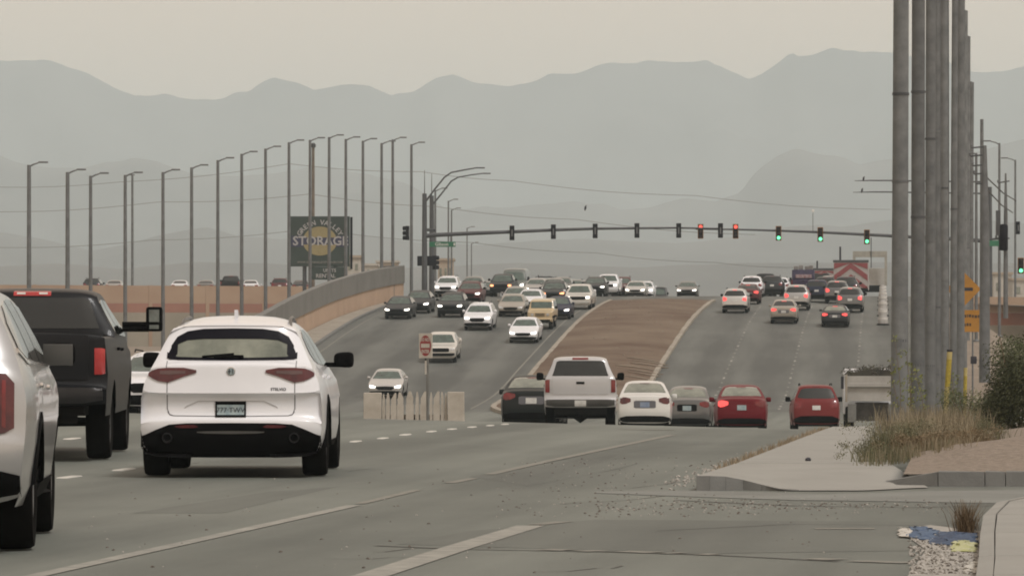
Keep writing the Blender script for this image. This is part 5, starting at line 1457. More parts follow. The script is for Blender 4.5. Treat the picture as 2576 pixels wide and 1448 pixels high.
# overhead wires
M_WIRE = mat('wire', (.16, .165, .16), .7, var=.1)
WL = [([(-40, 470), (300, 458), (727, 412), (1060, 432), (1290, 455), (1750, 492), (2240, 527)], 26, 'highest of the long wires crossing the sky'), ([(-40, 533), (400, 508), (780, 488), (1100, 520), (1450, 552), (1900, 590)], 27, 'second long wire, dipping behind the signal arm'),
      ([(-40, 622), (380, 604), (780, 575), (1190, 610), (1500, 636), (1800, 660), (2010, 673)], 27.5, 'lowest long wire, below the signal arm')]
for pts, s, lb in WL:
    ps = [P(x, y, s) for x, y in pts]
    sm = []
    for a, b in zip(ps, ps[1:]):
        for k in range(6):
            t = k / 6; q = a.lerp(b, t); q.z -= .35 * math.sin(math.pi * t) * (b - a).length / 20; sm.append(q)
    sm.append(ps[-1])
    mb = MB(); mb.tube(sm, .022, 5); tag(obj('overhead_wire', mb.mesh('overhead_wire'), M_WIRE), lb, 'wire', 'overhead wires')
for a, b, lb in ((P(2484, 448, 60), P(2556, 505, 46), 'upper short wire sloping down right from the thick power pole'), (P(2484, 478, 60), P(2548, 535, 46), 'lower short wire sloping down right from the thick power pole')):
    mb = MB(); mb.tube([a, a.lerp(b, .5) - Vector((0, 0, .12)), b], .03, 5); tag(obj('overhead_wire', mb.mesh('overhead_wire'), M_POLED), lb, 'wire', 'overhead wires')

# yellow marker posts in the planter
M_YPOST = mat('marker_yellow', (.36, .28, .075), .6, col2=(.46, .39, .17), vscale=5)
for x0, y0, x1, y1, s, r, lb, capm in ((2376, 1068, 2389, 882, 110, .062, 'tall leaning yellow marker post with a dark cap in the weeds', M_INK), (2425, 1012, 2429, 927, 85, .055, 'short yellow marker post behind the green shrubs', M_YPOST)):
    a, b = P(x0, y0, s), P(x1, y1, s)
    g = planter_z(a.x, a.y); o = empty('marker_post', (a.x, a.y, g - .02)); tag(o, lb, 'marker post', 'yellow marker posts')
    d = b - a; top = Vector((d.x, 0, b.z - g))
    mb = MB(); mb.tube([(0, 0, 0), top * .5, top], r, 12); obj('tube', mb.mesh('tube', 50), M_YPOST, o)
    mb = MB(); mb.tube([top, top + Vector((0, 0, .05))], r * 1.08, 12); obj('cap', mb.mesh('cap', 50), capm, o)
    mb = MB(); mb.tube([top * .55 + Vector((0, -.012, 0)), top * .9 + Vector((0, -.012, 0))], r * 1.0, 12); obj('decal_band', mb.mesh('decal_band', 50), mat('marker_decal', (.33, .26, .03), .6, var=.3, vscale=12), o)
# small grey meter pedestals between the posts
p = P(2405, 1000, 85); g = planter_z(p.x, p.y); o = empty('service_post', (p.x, p.y, g)); tag(o, 'slim pale grey service post between the two yellow posts', 'post')
mb = MB(); mb.bbox((0, 0, .55), (.12, .12, 1.1), .02); obj('post', mb.mesh('post', 40), mat('pale_grey', (.35, .35, .34), .6, var=.1), o)
mb = MB(); mb.box((0, 0, 1.12), (.15, .15, .03)); obj('cap', mb.mesh('cap'), M_POLEG, o)
p = P(2448, 905, 60); o = empty('black_box', tuple(p)); tag(o, 'small black box fixed low on the thick power pole', 'box')
mb = MB(); mb.bbox((0, -.2, 0), (.25, .2, .32), .03); obj('case', mb.mesh('case', 40), M_INK, o)
mb = MB(); mb.box((.1, -.05, 0), (.1, .3, .08)); obj('bracket', mb.mesh('bracket'), M_POLED, o)

# ------------------------------------------------------------------ mountains
def ridge(name, label, pts, Yd, depth, m, amp, seed, zb=1.5):
    pts = [(-2600, pts[0][1] + 60), (-1500, pts[0][1] - 10), (-700, pts[0][1] + 40)] + pts + [(3300, pts[-1][1] + 30), (4200, pts[-1][1] - 20), (5300, pts[-1][1] + 60)]
    s = FPX / Yd
    xs = arange(-2600, 5300, 14)
    nv = 26
    mb = MB()
    for x in xs:
        zr = CAMH + (HORIZON - interp(pts, x)) / s
        X = (x - CX) / s
        zr += amp * .10 * noise.fractal((X * .012, seed, 0), 1.0, 2.0, 4)
        for k in range(nv + 1):
            t = k / nv                       # 0 back foot .. ridge at .35 .. front foot 1
            if t < .3:
                f = t / .3; Yk = Yd + depth * .8 * (1 - f); z = zb + (zr - zb) * f ** 1.2
            else:
                f = (t - .3) / .7; Yk = Yd - depth * f; z = zb + (zr - zb) * (1 - f) ** 1.25
            ed = min(1, 4 * abs(t - .3)) * (1 - abs(2 * t - 1) ** 6)
            nz_ = noise.fractal((X * .0045, Yk * .0045, seed), 1.0, 2.1, 6)
            rd = 1 - abs(noise.noise((X * .006 + seed, Yk * .0022, seed * 1.7))) * 2
            mb.v.append((X + 0.0, Yk, max(zb - 2, z + ed * amp * (nz_ * .8 + rd * .45) * min(1, (z - zb) / 60 + .15))))
    for i in range(len(xs) - 1):
        for k in range(nv):
            a = i * (nv + 1) + k; mb.f.append((a, a + 1, a + nv + 2, a + nv + 1))
    o = obj(name, mb.mesh(name, 80), m); tag(o, label, kind='structure'); return o
M_ROCK = mat('mountain_rock', (.075, .075, .073), .95, col2=(.14, .139, .134), vscale=.004, bump=.0)
A_ = [(0, 145), (80, 138), (130, 142), (180, 165), (260, 205), (340, 232), (420, 226), (470, 240), (545, 252), (620, 230), (690, 195), (740, 197), (790, 213), (850, 208), (900, 210), (950, 222), (984, 236), (992, 229), (1080, 205), (1140, 190), (1200, 207), (1290, 205), (1350, 192), (1390, 178), (1440, 170), (1520, 148), (1600, 150), (1650, 152), (1690, 148), (1730, 150), (1780, 147), (1810, 160), (1850, 180), (1885, 195), (1920, 175), (1960, 150), (1985, 130), (2010, 142), (2050, 132), (2090, 118), (2130, 120), (2180, 128), (2240, 125), (2350, 140), (2440, 165), (2540, 172), (2576, 160)]
B_ = [(0, 385), (60, 400), (130, 415), (200, 425), (280, 403), (350, 400), (420, 412), (480, 432), (560, 444), (650, 437), (727, 420), (800, 412), (870, 425), (960, 440), (1060, 475), (1130, 525), (1170, 524), (1250, 520), (1340, 507), (1440, 501), (1520, 508), (1560, 527), (1640, 517), (1700, 503), (1800, 498), (1860, 468), (1900, 423), (1950, 392), (2000, 375), (2060, 385), (2120, 390), (2160, 405), (2200, 400), (2300, 395), (2450, 375), (2576, 345)]
C_ = [(0, 580), (120, 600), (230, 625), (300, 612), (400, 590), (520, 568), (600, 590), (700, 594), (800, 585), (900, 590), (1000, 602), (1200, 615), (1450, 600), (1700, 612), (1900, 590), (1960, 572), (2060, 560), (2120, 565), (2240, 548), (2400, 545), (2576, 560)]
D_ = [(0, 668), (150, 660), (300, 672), (500, 655), (650, 662), (800, 668), (1000, 672), (1300, 660), (1600, 668), (1900, 660), (2200, 655), (2576, 660)]
ridge('mountain_range', 'hazy far mountain range along the skyline', A_, 9200, 1500, M_ROCK, 110, 3.3)
ridge('mountain_foothills', 'middle hazy hills in front of the far range', B_, 6200, 1100, M_ROCK, 70, 8.1)
ridge('mountain_low_hills', 'low hazy hills above the valley', C_, 4200, 800, M_ROCK, 22, 5.7)
ridge('valley_slope', 'nearest pale slope at the foot of the hills', D_, 2700, 500, M_ROCK, 10, 1.9)

# far hazy buildings beside the billboard
def house(x0, x1, yt, yb, s, label, m, roofm, wins=3, depth=8.0, name='far_building'):
    a, b = P(x0, yb, s), P(x1, yt, s)
    w, h = b.x - a.x, b.z - a.z
    bz = TERR((a.x + b.x) / 2, a.y)
    hh = b.z - bz
    r = empty(name, ((a.x + b.x) / 2, a.y, bz)); tag(r, label, 'building', 'pale far buildings')
    mb = MB(); mb.box((0, depth / 2, hh / 2), (w, depth, hh)); obj('wall', mb.mesh('wall'), m, r)
    mb = MB(); mb.box((0, depth / 2, hh + .15), (w + .4, depth + .4, .3)); obj('roof', mb.mesh('roof'), roofm, r)
    for k in range(wins):
        mb = MB(); mb.box((-w / 2 + w * (k + .5) / wins, -.03, hh - h * .45), (w / wins * .45, .08, h * .3)); obj('window', mb.mesh('window'), M_GLASSR, r)
    return r
M_BPALE = mat('building_pale', (.42, .40, .36), .9, var=.08)
M_BTAN = mat('building_tan', (.36, .30, .235), .9, var=.08)
house(872, 905, 648, 700, 20, 'pale slim building just right of the billboard', M_BPALE, M_BTAN, 2)
house(905, 948, 668, 700, 19, 'low white building between the billboard and the wall', M_BPALE, M_BPALE, 3)
house(948, 1000, 660, 700, 18, 'low tan building behind the end of the wall', M_BTAN, M_BPALE, 4)
house(1102, 1140, 655, 720, 19, 'tan lattice-fronted building behind the second signal mast', M_BTAN, M_BTAN, 3)
house(2500, 2545, 690, 760, 19, 'pale building above the banded wall at the right edge', M_BPALE, M_BTAN, 2)
house(2548, 2600, 705, 760, 20, 'second pale building cut by the right edge', M_BPALE, M_BTAN, 2)

# ------------------------------------------------------------------ plants
def leaf_mat(name, c1, c2):
    m, N, L, b = _new(name)
    g = N.new('ShaderNodeNewGeometry'); r = N.new('ShaderNodeValToRGB')
    e = r.color_ramp.elements; e[0].color = (*c1, 1); e[1].color = (*c2, 1)
    L.new(g.outputs['Random Per Island'], r.inputs[0]); L.new(r.outputs[0], b.inputs['Base Color'])
    b.inputs['Roughness'].default_value = .7
    b.inputs['Specular IOR Level'].default_value = .25
    return m
M_DRY = leaf_mat('dry_grass', (.135, .115, .072), (.30, .255, .175))
M_DRYG = leaf_mat('green_grass', (.085, .09, .05), (.19, .18, .105))
M_DRYW = leaf_mat('dry_weed', (.12, .09, .05), (.26, .20, .125))
M_LEAF = leaf_mat('leaf_green', (.045, .065, .022), (.12, .145, .05))
M_LEAFD = leaf_mat('leaf_dark', (.026, .033, .016), (.085, .09, .042))
M_LEAFY = leaf_mat('leaf_yellowgreen', (.10, .125, .025), (.22, .23, .06))
M_STEM = mat('plant_stem', (.14, .10, .06), .9, var=.2)
def blades(spots, hmin, hmax, w, lean=.35):
    mb = MB()
    for x, y, z in spots:
        h = random.uniform(hmin, hmax); a = random.random() * 6.28; l = random.uniform(.05, lean) * h
        dx, dy = math.cos(a) * l, math.sin(a) * l
        o = len(mb.v); ww_ = w * random.uniform(.6, 1.3); t = random.random() * 3.14; cx, cy = math.cos(t) * ww_, math.sin(t) * ww_
        mb.v += [(x - cx, y - cy, z), (x + cx, y + cy, z), (x + dx * .45 + cx * .8, y + dy * .45 + cy * .8, z + h * .6), (x + dx * .45 - cx * .8, y + dy * .45 - cy * .8, z + h * .6), (x + dx, y + dy, z + h)]
        mb.f += [(o, o + 1, o + 2, o + 3), (o + 3, o + 2, o + 4)]
    return mb
def leaves(mb, c, rad, n_, size, squash=1.0, shell=.5):
    for _ in range(n_):
        d = Vector((random.gauss(0, 1), random.gauss(0, 1), random.gauss(0, 1))).normalized()
        r = random.uniform(shell, 1) ** .7 * (1 + .25 * noise.noise(d * 2.2 + Vector(c)))
        p = Vector((c[0] + d.x * rad[0] * r, c[1] + d.y * rad[1] * r, c[2] + d.z * rad[2] * r * squash))
        n1 = Vector((random.gauss(0, 1), random.gauss(0, 1), random.gauss(0, 1))).normalized(); n2 = n1.orthogonal().normalized()
        n3 = n1.cross(n2); s = size * random.uniform(.6, 1.4)
        o = len(mb.v)
        mb.v += [tuple(p - n2 * s), tuple(p + n3 * s * .4), tuple(p + n2 * s), tuple(p - n3 * s * .4)]
        mb.f.append((o, o + 1, o + 2, o + 3))
def shrub(name, c, rad, n_, size, m, label, cat='shrub', stems=7, clumps=9, group=None, low=.3):
    r = empty(name, c); tag(r, label, cat, group)
    mb = MB()
    for k in range(clumps):
        d = Vector((random.uniform(-1, 1), random.uniform(-1, 1), random.uniform(.2, 1)))
        cc = (d.x * rad[0] * .6, d.y * rad[1] * .6, rad[2] * (low + (.85 - low) * d.z))
        leaves(mb, cc, (rad[0] * .5, rad[1] * .5, rad[2] * .42), n_ // clumps, size, 1, .25)
    me = bpy.data.meshes.new('foliage'); me.from_pydata(mb.v, [], mb.f); obj('foliage', me, m, r)
    for k in range(stems):
        a = 6.28 * k / stems + random.random()
        mb = MB(); mb.tube([(0, 0, 0), (math.cos(a) * rad[0] * .3, math.sin(a) * rad[1] * .3, rad[2] * .5), (math.cos(a) * rad[0] * .6, math.sin(a) * rad[1] * .6, rad[2] * (.8 + .4 * random.random()))], [.02, .014, .005], 5)
        obj('stem', mb.mesh('stem'), M_STEM, r)
    return r
def at_planter(x, s):
    X, Y = (x - CX) / s, FPX / s
    return (X, Y, planter_z(X, Y) - .03)
# weeds and grass on the planter
def grass_patch(name, n_, xr, sr, hmin, hmax, m, label, w=.0045):
    sp = []
    for _ in range(n_):
        s = random.uniform(*sr); x = random.triangular(xr[0], xr[1], (xr[0] + xr[1]) / 2)
        p = at_planter(x, s)
        if noise.noise((p[0] * 2.3, p[1] * 1.1, 4)) > -.15: sp.append(p)
    mb = blades(sp, hmin, hmax, w)
    me = bpy.data.meshes.new(name); me.from_pydata(mb.v, [], mb.f)
    tag(obj(name, me, m), label, 'grass', kind='stuff')
grass_patch('dry_grass', 1900, (2160, 2470), (212, 250), .04, .20, M_DRY, 'straw coloured dry grass standing behind the planter kerb')
grass_patch('green_weeds', 1000, (2140, 2400), (214, 250), .04, .19, M_DRYG, 'olive green weeds mixed into the dry grass by the sidewalk')
grass_patch('back_grass', 3000, (2190, 2520), (125, 200), .12, .50, M_DRY, 'dry grass farther back around the feet of the big poles', .006)
mb = blades([(lambda t: (lambda p: (p.x + random.gauss(0, .04), p.y, p.z))(gp(1795 + 300 * t + random.gauss(0, 5), 1190 - 118 * t)))(random.random() ** .8) for _ in range(1100)], .03, .11, .004, .8)
me = bpy.data.meshes.new('kerb_grass'); me.from_pydata(mb.v, [], mb.f); tag(obj('kerb_grass', me, leaf_mat('straw', (.21, .16, .10), (.34, .275, .19))), 'straw tufts growing in the kerb joint of the right sidewalk', 'grass', kind='stuff')
for i, (x, s, rr, n_, m, lb) in enumerate(((2250, 232, (.42, .4, .62), 900, M_DRYG, 'feathery olive weed nearest the sidewalk in front of the big poles'), (2195, 240, (.30, .3, .28), 420, M_DRYG, 'low spreading weed at the planter corner'), (2330, 226, (.40, .4, .62), 800, M_DRY, 'tall straw coloured weed in front of the second big pole'), (2400, 220, (.35, .35, .45), 900, M_DRY, 'brown weed on the gravel mound below the yellow post'), (2290, 236, (.30, .3, .36), 900, M_DRYW, 'tan fluffy weed at the front of the clump, behind the kerb'), (2225, 226, (.30, .35, .50), 1000, M_DRYG, 'upright olive weed left of the nearest big pole'), (2360, 238, (.30, .3, .30), 900, M_DRYW, 'low tan weed right of the fluffy one'), (2440, 205, (.36, .4, .40), 1000, M_DRYW, 'pale dry weed on top of the gravel mound'), (2480, 190, (.4, .4, .45), 1000, M_DRYG, 'greenish weed between the mound and the dark bush'), (2310, 210, (.36, .4, .55), 1100, M_DRYG, 'tall olive weed behind the straw coloured one'))):
    c0 = at_planter(x, s); rr = (rr[0] * 1.1, rr[1], rr[2] * .74)
    r = empty('weed', c0); tag(r, lb, 'weed', 'weeds on the planter')
    mb = blades([(random.gauss(0, rr[0] * .35), random.gauss(0, rr[1] * .35), 0) for _ in range(n_ // 4)], rr[2] * .5, rr[2], .004, .6)
    me = bpy.data.meshes.new('blades'); me.from_pydata(mb.v, [], mb.f); obj('blades', me, m, r)
    mb = MB()
    for k in range(10): leaves(mb, (random.gauss(0, rr[0] * .5), random.gauss(0, rr[1] * .4), rr[2] * random.uniform(.2, .85)), (rr[0] * .3, rr[1] * .3, rr[2] * .25), n_ // 6, .011, 1, .1)
    me = bpy.data.meshes.new('foliage'); me.from_pydata(mb.v, [], mb.f); obj('foliage', me, m, r)
shrub('green_shrub', at_planter(2430, 118), (.62, .8, .75), 4200, .022, leaf_mat('leaf_greyolive', (.07, .085, .04), (.15, .16, .08)), 'rounded grey-green shrub under the short yellow post', group='shrubs in the planter', low=.05, clumps=14)
shrub('dark_bush', at_planter(2508, 132), (.42, .5, .70), 5200, .022, M_LEAFD, 'smaller dark bush left of the big one, behind the gravel mound', 'bush', group='shrubs in the planter', clumps=16, low=0, stems=4)
shrub('green_shrub', at_planter(2478, 84), (.95, 1.0, 1.15), 3600, .028, M_LEAFY, 'yellow-green shrub at the foot of the thick power pole', group='shrubs in the planter', low=.05, clumps=14)
shrub('dark_bush', at_planter(2566, 152), (.60, .8, 1.35), 17000, .024, M_LEAFD, 'big dark bush filling the right edge of the frame', 'bush', group='shrubs in the planter', clumps=26, low=-.05, stems=4)
shrub('dark_bush', at_planter(2640, 140), (.7, .9, 1.2), 7000, .022, M_LEAFD, 'dark bush mostly beyond the right edge', 'bush', group='shrubs in the planter', clumps=18, low=-.05, stems=4)
c0 = P(2548, 962, 58); c0 = (c0.x, c0.y, c0.z - .6)
shrub('green_tree', c0, (1.5, 1.3, 2.3), 6000, .045, M_LEAF, 'soft green tree top in front of the banded wall at the right edge', 'tree', group='shrubs in the planter')
# young leafy shoots against the nearest poles
for i, (x, s, h, lb) in enumerate(((2262, 118, 1.9, 'thin young shoot with green leaves in front of the nearest big pole'), (2285, 114, 1.7, 'second leafy shoot, between the first two big poles'), (2325, 115, 1.35, 'low leafy shoot in front of the second big pole'), (2395, 112, 1.2, 'leafy shoot beside the tall yellow post'))):
    c0 = at_planter(x, s); r = empty('sapling', c0); tag(r, lb, 'sapling', 'young shoots by the poles')
    for q in range(2):
        a = random.uniform(-.18, .18); pts = [(a * t * 1.2 + .05 * math.sin(4 * t + q), .1 * q, h * t * (1 - .25 * q)) for t in [k / 6 for k in range(7)]]
        mb = MB(); mb.tube(pts, [.010 - .001 * k for k in range(7)], 5); obj('stem', mb.mesh('stem'), M_STEM, r)
        mb = MB()
        for k, p in enumerate(pts[2:]): leaves(mb, (p[0] + random.gauss(0, .06), p[1], p[2]), (.13, .1, .10), 16, .035, 1, .0)
        me = bpy.data.meshes.new('foliage'); me.from_pydata(mb.v, [], mb.f); obj('foliage', me, M_LEAFY, r)
# dry tuft in the gutter
c0 = gp(2428, 1344); r = empty('dry_tuft', tuple(c0)); tag(r, 'brown dry tuft growing in the gutter beside the near kerb', 'weed')
mb = blades([(random.gauss(0, .035), random.gauss(0, .05), 0) for _ in range(420)], .10, .26, .0022, .65)
me = bpy.data.meshes.new('blades'); me.from_pydata(mb.v, [], mb.f); obj('blades', me, leaf_mat('tuft_brown', (.075, .05, .028), (.20, .145, .085)), r)
mb = MB()
for k in range(9):
    a = random.random() * 6.28; mb = MB(); mb.tube([(0, 0, 0), (math.cos(a) * .05, math.sin(a) * .05, .12), (math.cos(a) * .12, math.sin(a) * .12, .20 + .05 * random.random())], [.004, .003, .001], 4); obj('stalk', mb.mesh('stalk'), M_STEM, r)
# crumpled litter in the gutter
def cloth(name, pxs, h, m, label, seed):
    ps = [gp(*p) for p in pxs]
    a, b, c_, d = ps
    r = empty(name, tuple((a + c_) / 2)); tag(r, label, 'litter', 'litter in the gutter')
    mb = MB(); n_ = 16; o0 = Vector(r.location)
    for layer in (0, 1):
        for i in range(n_ + 1):
            for j in range(n_ + 1):
                u, v = i / n_, j / n_
                p = a.lerp(b, u).lerp(d.lerp(c_, u), v)
                w = (math.sin(math.pi * u) * math.sin(math.pi * v)) ** .5
                z = h * w * (.45 + .55 * abs(noise.noise((u * 5, v * 3, seed)))) + h * .35 * w * noise.noise((u * 13, v * 9, seed))
                wob = .07 * noise.noise((u * 6, v * 6, seed + 5))
                mb.v.append((p.x - o0.x + wob, p.y - o0.y, p.z - o0.z + .012 + (max(.004, z) if layer else 0)))
    k = (n_ + 1) ** 2
    for i in range(n_):
        for j in range(n_):
            q = i * (n_ + 1) + j
            mb.f.append((k + q, k + q + 1, k + q + n_ + 2, k + q + n_ + 1))
    rim = [i * (n_ + 1) for i in range(n_ + 1)] + [n_ * (n_ + 1) + j for j in range(1, n_ + 1)] + [i * (n_ + 1) + n_ for i in range(n_ - 1, -1, -1)] + [j for j in range(n_ - 1, 0, -1)]
    for x, y in zip(rim, rim[1:] + rim[:1]): mb.f.append((x, y, k + y, k + x))
    obj('cloth', mb.mesh('cloth', 70), m, r)
    return r
cloth('blue_cloth', ((2285, 1352), (2350, 1366), (2365, 1338), (2290, 1328)), .045, mat('cloth_blue', (.03, .065, .14), .8, col2=(.10, .15, .22), vscale=14), 'crumpled blue cloth lying in the gutter gravel', 1)
cloth('blue_cloth', ((2345, 1372), (2455, 1378), (2458, 1345), (2352, 1340)), .05, mat('cloth_navy', (.012, .025, .06), .8, col2=(.06, .10, .17), vscale=12), 'darker blue crumpled cloth against the foot of the near kerb', 4)
cloth('yellow_bag', ((2392, 1390), (2456, 1392), (2452, 1366), (2400, 1362)), .04, mat('bag_yellow', (.34, .36, .10), .7, col2=(.50, .50, .36), vscale=16), 'crumpled yellow plastic bag beside the blue cloth', 8)
cloth('paper_scrap', ((2262, 1352), (2300, 1356), (2310, 1338), (2268, 1330)), .02, mat('scrap_white', (.5, .48, .43), .8, var=.2, vscale=12), 'white paper scrap at the left end of the blue cloth', 12)
cloth('paper_scrap', ((2430, 1440), (2462, 1446), (2462, 1418), (2440, 1420)), .03, mat('scrap_white', (.5, .48, .43)), 'white crumpled scrap low beside the near kerb', 15)
# dark lump on the sidewalk
c0 = gp(2033, 1158, lift=.13); r = empty('dark_lump', tuple(c0)); tag(r, 'small black lump lying on the right sidewalk', 'litter')
bm = bmesh.new(); bmesh.ops.create_icosphere(bm, subdivisions=3, radius=1)
for v in bm.verts: v.co = Vector((v.co.x * .032, v.co.y * .035, max(-.0, v.co.z * .024 + .012) + .006 * noise.noise(v.co * 2)))
me = bpy.data.meshes.new('lump'); bm.to_mesh(me); bm.free(); obj('lump', me, M_INK, r)
mb = MB(); mb.tube([(-.028, 0, .004), (-.01, -.03, .01), (.026, -.02, .006)], .006, 6); obj('strap', mb.mesh('strap'), M_INK, r)
def rack(r):
    mb = MB()
    for y in (.6, -2.2):
        for x in (-.8, .8): mb.tube([(x, y, 1.2), (x * .85, y, 2.12)], .03, 5)
        mb.tube([(-.72, y, 2.12), (.72, y, 2.12)], .03, 5)
    mb.tube([(-.5, .9, 2.16), (-.5, -2.5, 2.16)], .03, 5); mb.tube([(.2, .9, 2.16), (.2, -2.5, 2.16)], .03, 5)
    mb.tube([(.45, .8, 2.2), (.7, -2.5, 2.2)], .07, 6)
    obj('ladder_rack', mb.mesh('ladder_rack'), M_POLED, r)
def load(r):
    mb = MB(); mb.bbox((0, -1.9, 1.75), (1.8, 1.9, .8), .08); obj('tarped_load', mb.mesh('tarped_load', 40), mat('tarp', (.06, .05, .10), .8, var=.4, vscale=2), r)
    mb = MB(); mb.bbox((.05, -2.9, 1.62), (1.3, .05, .28), .02); obj('banner', mb.mesh('banner'), mat('banner_red', (.22, .07, .08), .7, col2=(.40, .34, .36), vscale=5), r)
    for dx, dz in ((-.6, .3), (-.2, .36), (.3, .28), (.62, .34)):
        mb = MB(); mb.bbox((dx, -1.8, 2.15 + dz / 2), (.34, .9, dz), .05); obj('bundle', mb.mesh('bundle', 40), mat('bundle_grey', (.22, .21, .2), .8, var=.3), r)


# ------------------------------------------------------------------ traffic
PT = {k: paint(k, *v) for k, v in {
    'white': ((.73, .745, .78),), 'pearl': ((.62, .62, .60),), 'silver': ((.36, .36, .355), .55), 'silverlight': ((.50, .495, .48), .35), 'grey': ((.115, .118, .118), .4), 'charcoal': ((.035, .038, .042), .3), 'black': ((.012, .0125, .014),),
    'navy': ((.018, .022, .045),), 'maroon': ((.09, .028, .030),), 'red': ((.125, .008, .014),), 'redsuv': ((.15, .022, .022),), 'tan': ((.30, .275, .235), .3), 'cream': ((.50, .39, .235),), 'greengrey': ((.13, .145, .135), .2), 'warmwhite': ((.55, .53, .49),)}.items()}
# foreground
def stelvio_bits(r): pass
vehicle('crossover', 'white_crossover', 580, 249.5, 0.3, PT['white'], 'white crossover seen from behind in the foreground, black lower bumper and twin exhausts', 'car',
        over={'rear_glass': M_GLASSR, 'tail': M_TAILD, 'plate': M_PLATE, 'mirror': M_BLK, 'rim': M_RIMD})
vehicle('bigpickup', 'black_pickup', 46, 222, -1.6, paint('ram', (.011, .012, .014)), 'black lifted pickup with towing mirrors between the silver and the white car', 'pickup', over={'bumper': mat('bumper_dark', (.028, .028, .03), .4, metal=.3, var=.2), 'rim': M_RIMD, 'tail': mat('ram_lamp', (.30, .015, .015), .2, coat=.6, col2=(.46, .03, .03), vscale=5)})
vehicle('bigsuv', 'silver_suv', -316, 403, -3.2, paint('brightsilver', (.40, .405, .41), .5), 'silver three-row car cropped by the left edge, nearest of all', 'car', over={'tail': M_TAILD})
# stopped row at the crest
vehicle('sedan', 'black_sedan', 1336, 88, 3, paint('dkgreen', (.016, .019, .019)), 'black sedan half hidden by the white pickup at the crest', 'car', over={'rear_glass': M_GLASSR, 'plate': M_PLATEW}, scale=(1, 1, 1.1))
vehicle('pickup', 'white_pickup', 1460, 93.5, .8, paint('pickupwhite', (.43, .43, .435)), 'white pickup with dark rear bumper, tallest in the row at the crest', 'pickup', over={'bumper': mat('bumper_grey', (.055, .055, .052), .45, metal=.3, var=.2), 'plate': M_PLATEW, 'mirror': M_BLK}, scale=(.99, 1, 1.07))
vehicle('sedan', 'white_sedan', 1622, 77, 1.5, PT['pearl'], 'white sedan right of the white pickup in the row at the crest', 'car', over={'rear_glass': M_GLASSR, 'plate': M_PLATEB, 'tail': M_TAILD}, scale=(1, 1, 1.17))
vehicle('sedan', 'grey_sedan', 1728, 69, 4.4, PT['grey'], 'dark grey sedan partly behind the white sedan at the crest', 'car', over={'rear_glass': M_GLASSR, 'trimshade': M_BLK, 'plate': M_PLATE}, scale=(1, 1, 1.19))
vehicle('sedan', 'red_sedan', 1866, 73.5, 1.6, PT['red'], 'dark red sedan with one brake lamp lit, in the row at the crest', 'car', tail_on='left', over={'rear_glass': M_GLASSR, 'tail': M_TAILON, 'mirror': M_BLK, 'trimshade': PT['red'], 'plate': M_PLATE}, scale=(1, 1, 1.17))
vehicle('suv', 'red_suv', 2054, 67, 1.5, PT['redsuv'], 'faded red small off-roader at the right end of the row', 'car', over={'plate': M_PLATEW, 'rear_glass': M_GLASS}, scale=(.98, .95, 1.1))
# oncoming traffic, nearest first
def onc(kind, name, x, yb, pm, label, s=None, on=True, cat='car', h=5.0, **k):
    if s is None:
        s = FPX / gp(x, yb, 236).y
    return vehicle(kind, name, x, s, h, pm, label, cat, on=on, group='oncoming cars on the hill', oncoming=True, **k)
onc('sedan', 'oncoming_car', 968, 1003, PT['silverlight'], 'pale silver sedan with lights on, lowest of the oncoming cars, behind the barrier', h=3)
onc('pickup', 'oncoming_car', 1106, 914, PT['warmwhite'], 'white pickup just behind the do not enter sign', on=False, cat='pickup', h=3, over={'bumper': M_BLK, 'mirror': PT['warmwhite']}, scale=(.95, .95, .85))
onc('sedan', 'oncoming_car', 1315, 864, PT['white'], 'white sedan nearest the median on the oncoming side')
onc('jeep', 'oncoming_car', 1358, 829, PT['cream'], 'cream yellow boxy off-roader behind the white sedan', on=False)
onc('suv', 'oncoming_car', 1200, 832, PT['white'], 'white off-roader with bright lights in the middle oncoming lane', over={'mirror': PT['white']})
onc('sedan', 'oncoming_car', 998, 803, PT['charcoal'], 'black sedan, leftmost of the oncoming cars')
onc('sedan', 'oncoming_car', 1047, 789, PT['charcoal'], 'dark sedan just behind the leftmost black one', scale=(1, 1, 1.05))
onc('suv', 'oncoming_car', 1131, 799, PT['charcoal'], 'black off-roader left of the white off-roader with bright lights', scale=(1, 1, .98))
onc('sedan', 'oncoming_car', 1284, 797, PT['tan'], 'tan sedan behind the white sedan, lights off', on=False)
onc('sedan', 'oncoming_car', 1400, 804, PT['navy'], 'dark blue sedan right of the cream off-roader')
onc('pickup', 'oncoming_car', 1453, 779, PT['warmwhite'], 'white pickup next to the median higher up the hill', cat='pickup', over={'bumper': PT['pearl'], 'mirror': PT['white']}, scale=(.95, .95, .9))
onc('sedan', 'oncoming_car', 1330, 771, PT['white'], 'white car squeezed between the tan sedan and the cream off-roader', s=36)
onc('suv', 'oncoming_car', 1178, 765, PT['maroon'], 'dark maroon car behind the black off-roader', s=34.5)
onc('suv', 'oncoming_car', 1390, 755, PT['charcoal'], 'dark off-roader with amber lamps left of the upper white pickup', s=34.4, over={'head': M_AMBER}, scale=(1.02, 1, 1.0))
onc('suv', 'oncoming_car', 1120, 742, PT['white'], 'white off-roader by the left signal masts', s=32, over={'mirror': PT['white']})
onc('sedan', 'oncoming_car', 1184, 740, PT['grey'], 'grey car behind the maroon one', s=31.3, scale=(1, 1, 1.1))
onc('pickup', 'oncoming_car', 1259, 750, PT['charcoal'], 'dark pickup with orange lamps in front of the tall van', s=31.8, cat='pickup', over={'head': M_AMBER, 'bumper': M_BLK}, scale=(.95, .95, .95))
onc('van', 'oncoming_van', 1290, 725, PT['greengrey'], 'tall grey-green van rising above the oncoming traffic', s=29.4, cat='van', scale=(1.05, 1, 1.0))
onc('sedan', 'oncoming_car', 1292, 772, PT['silver'], 'silver car right behind the tan sedan', s=35.3)
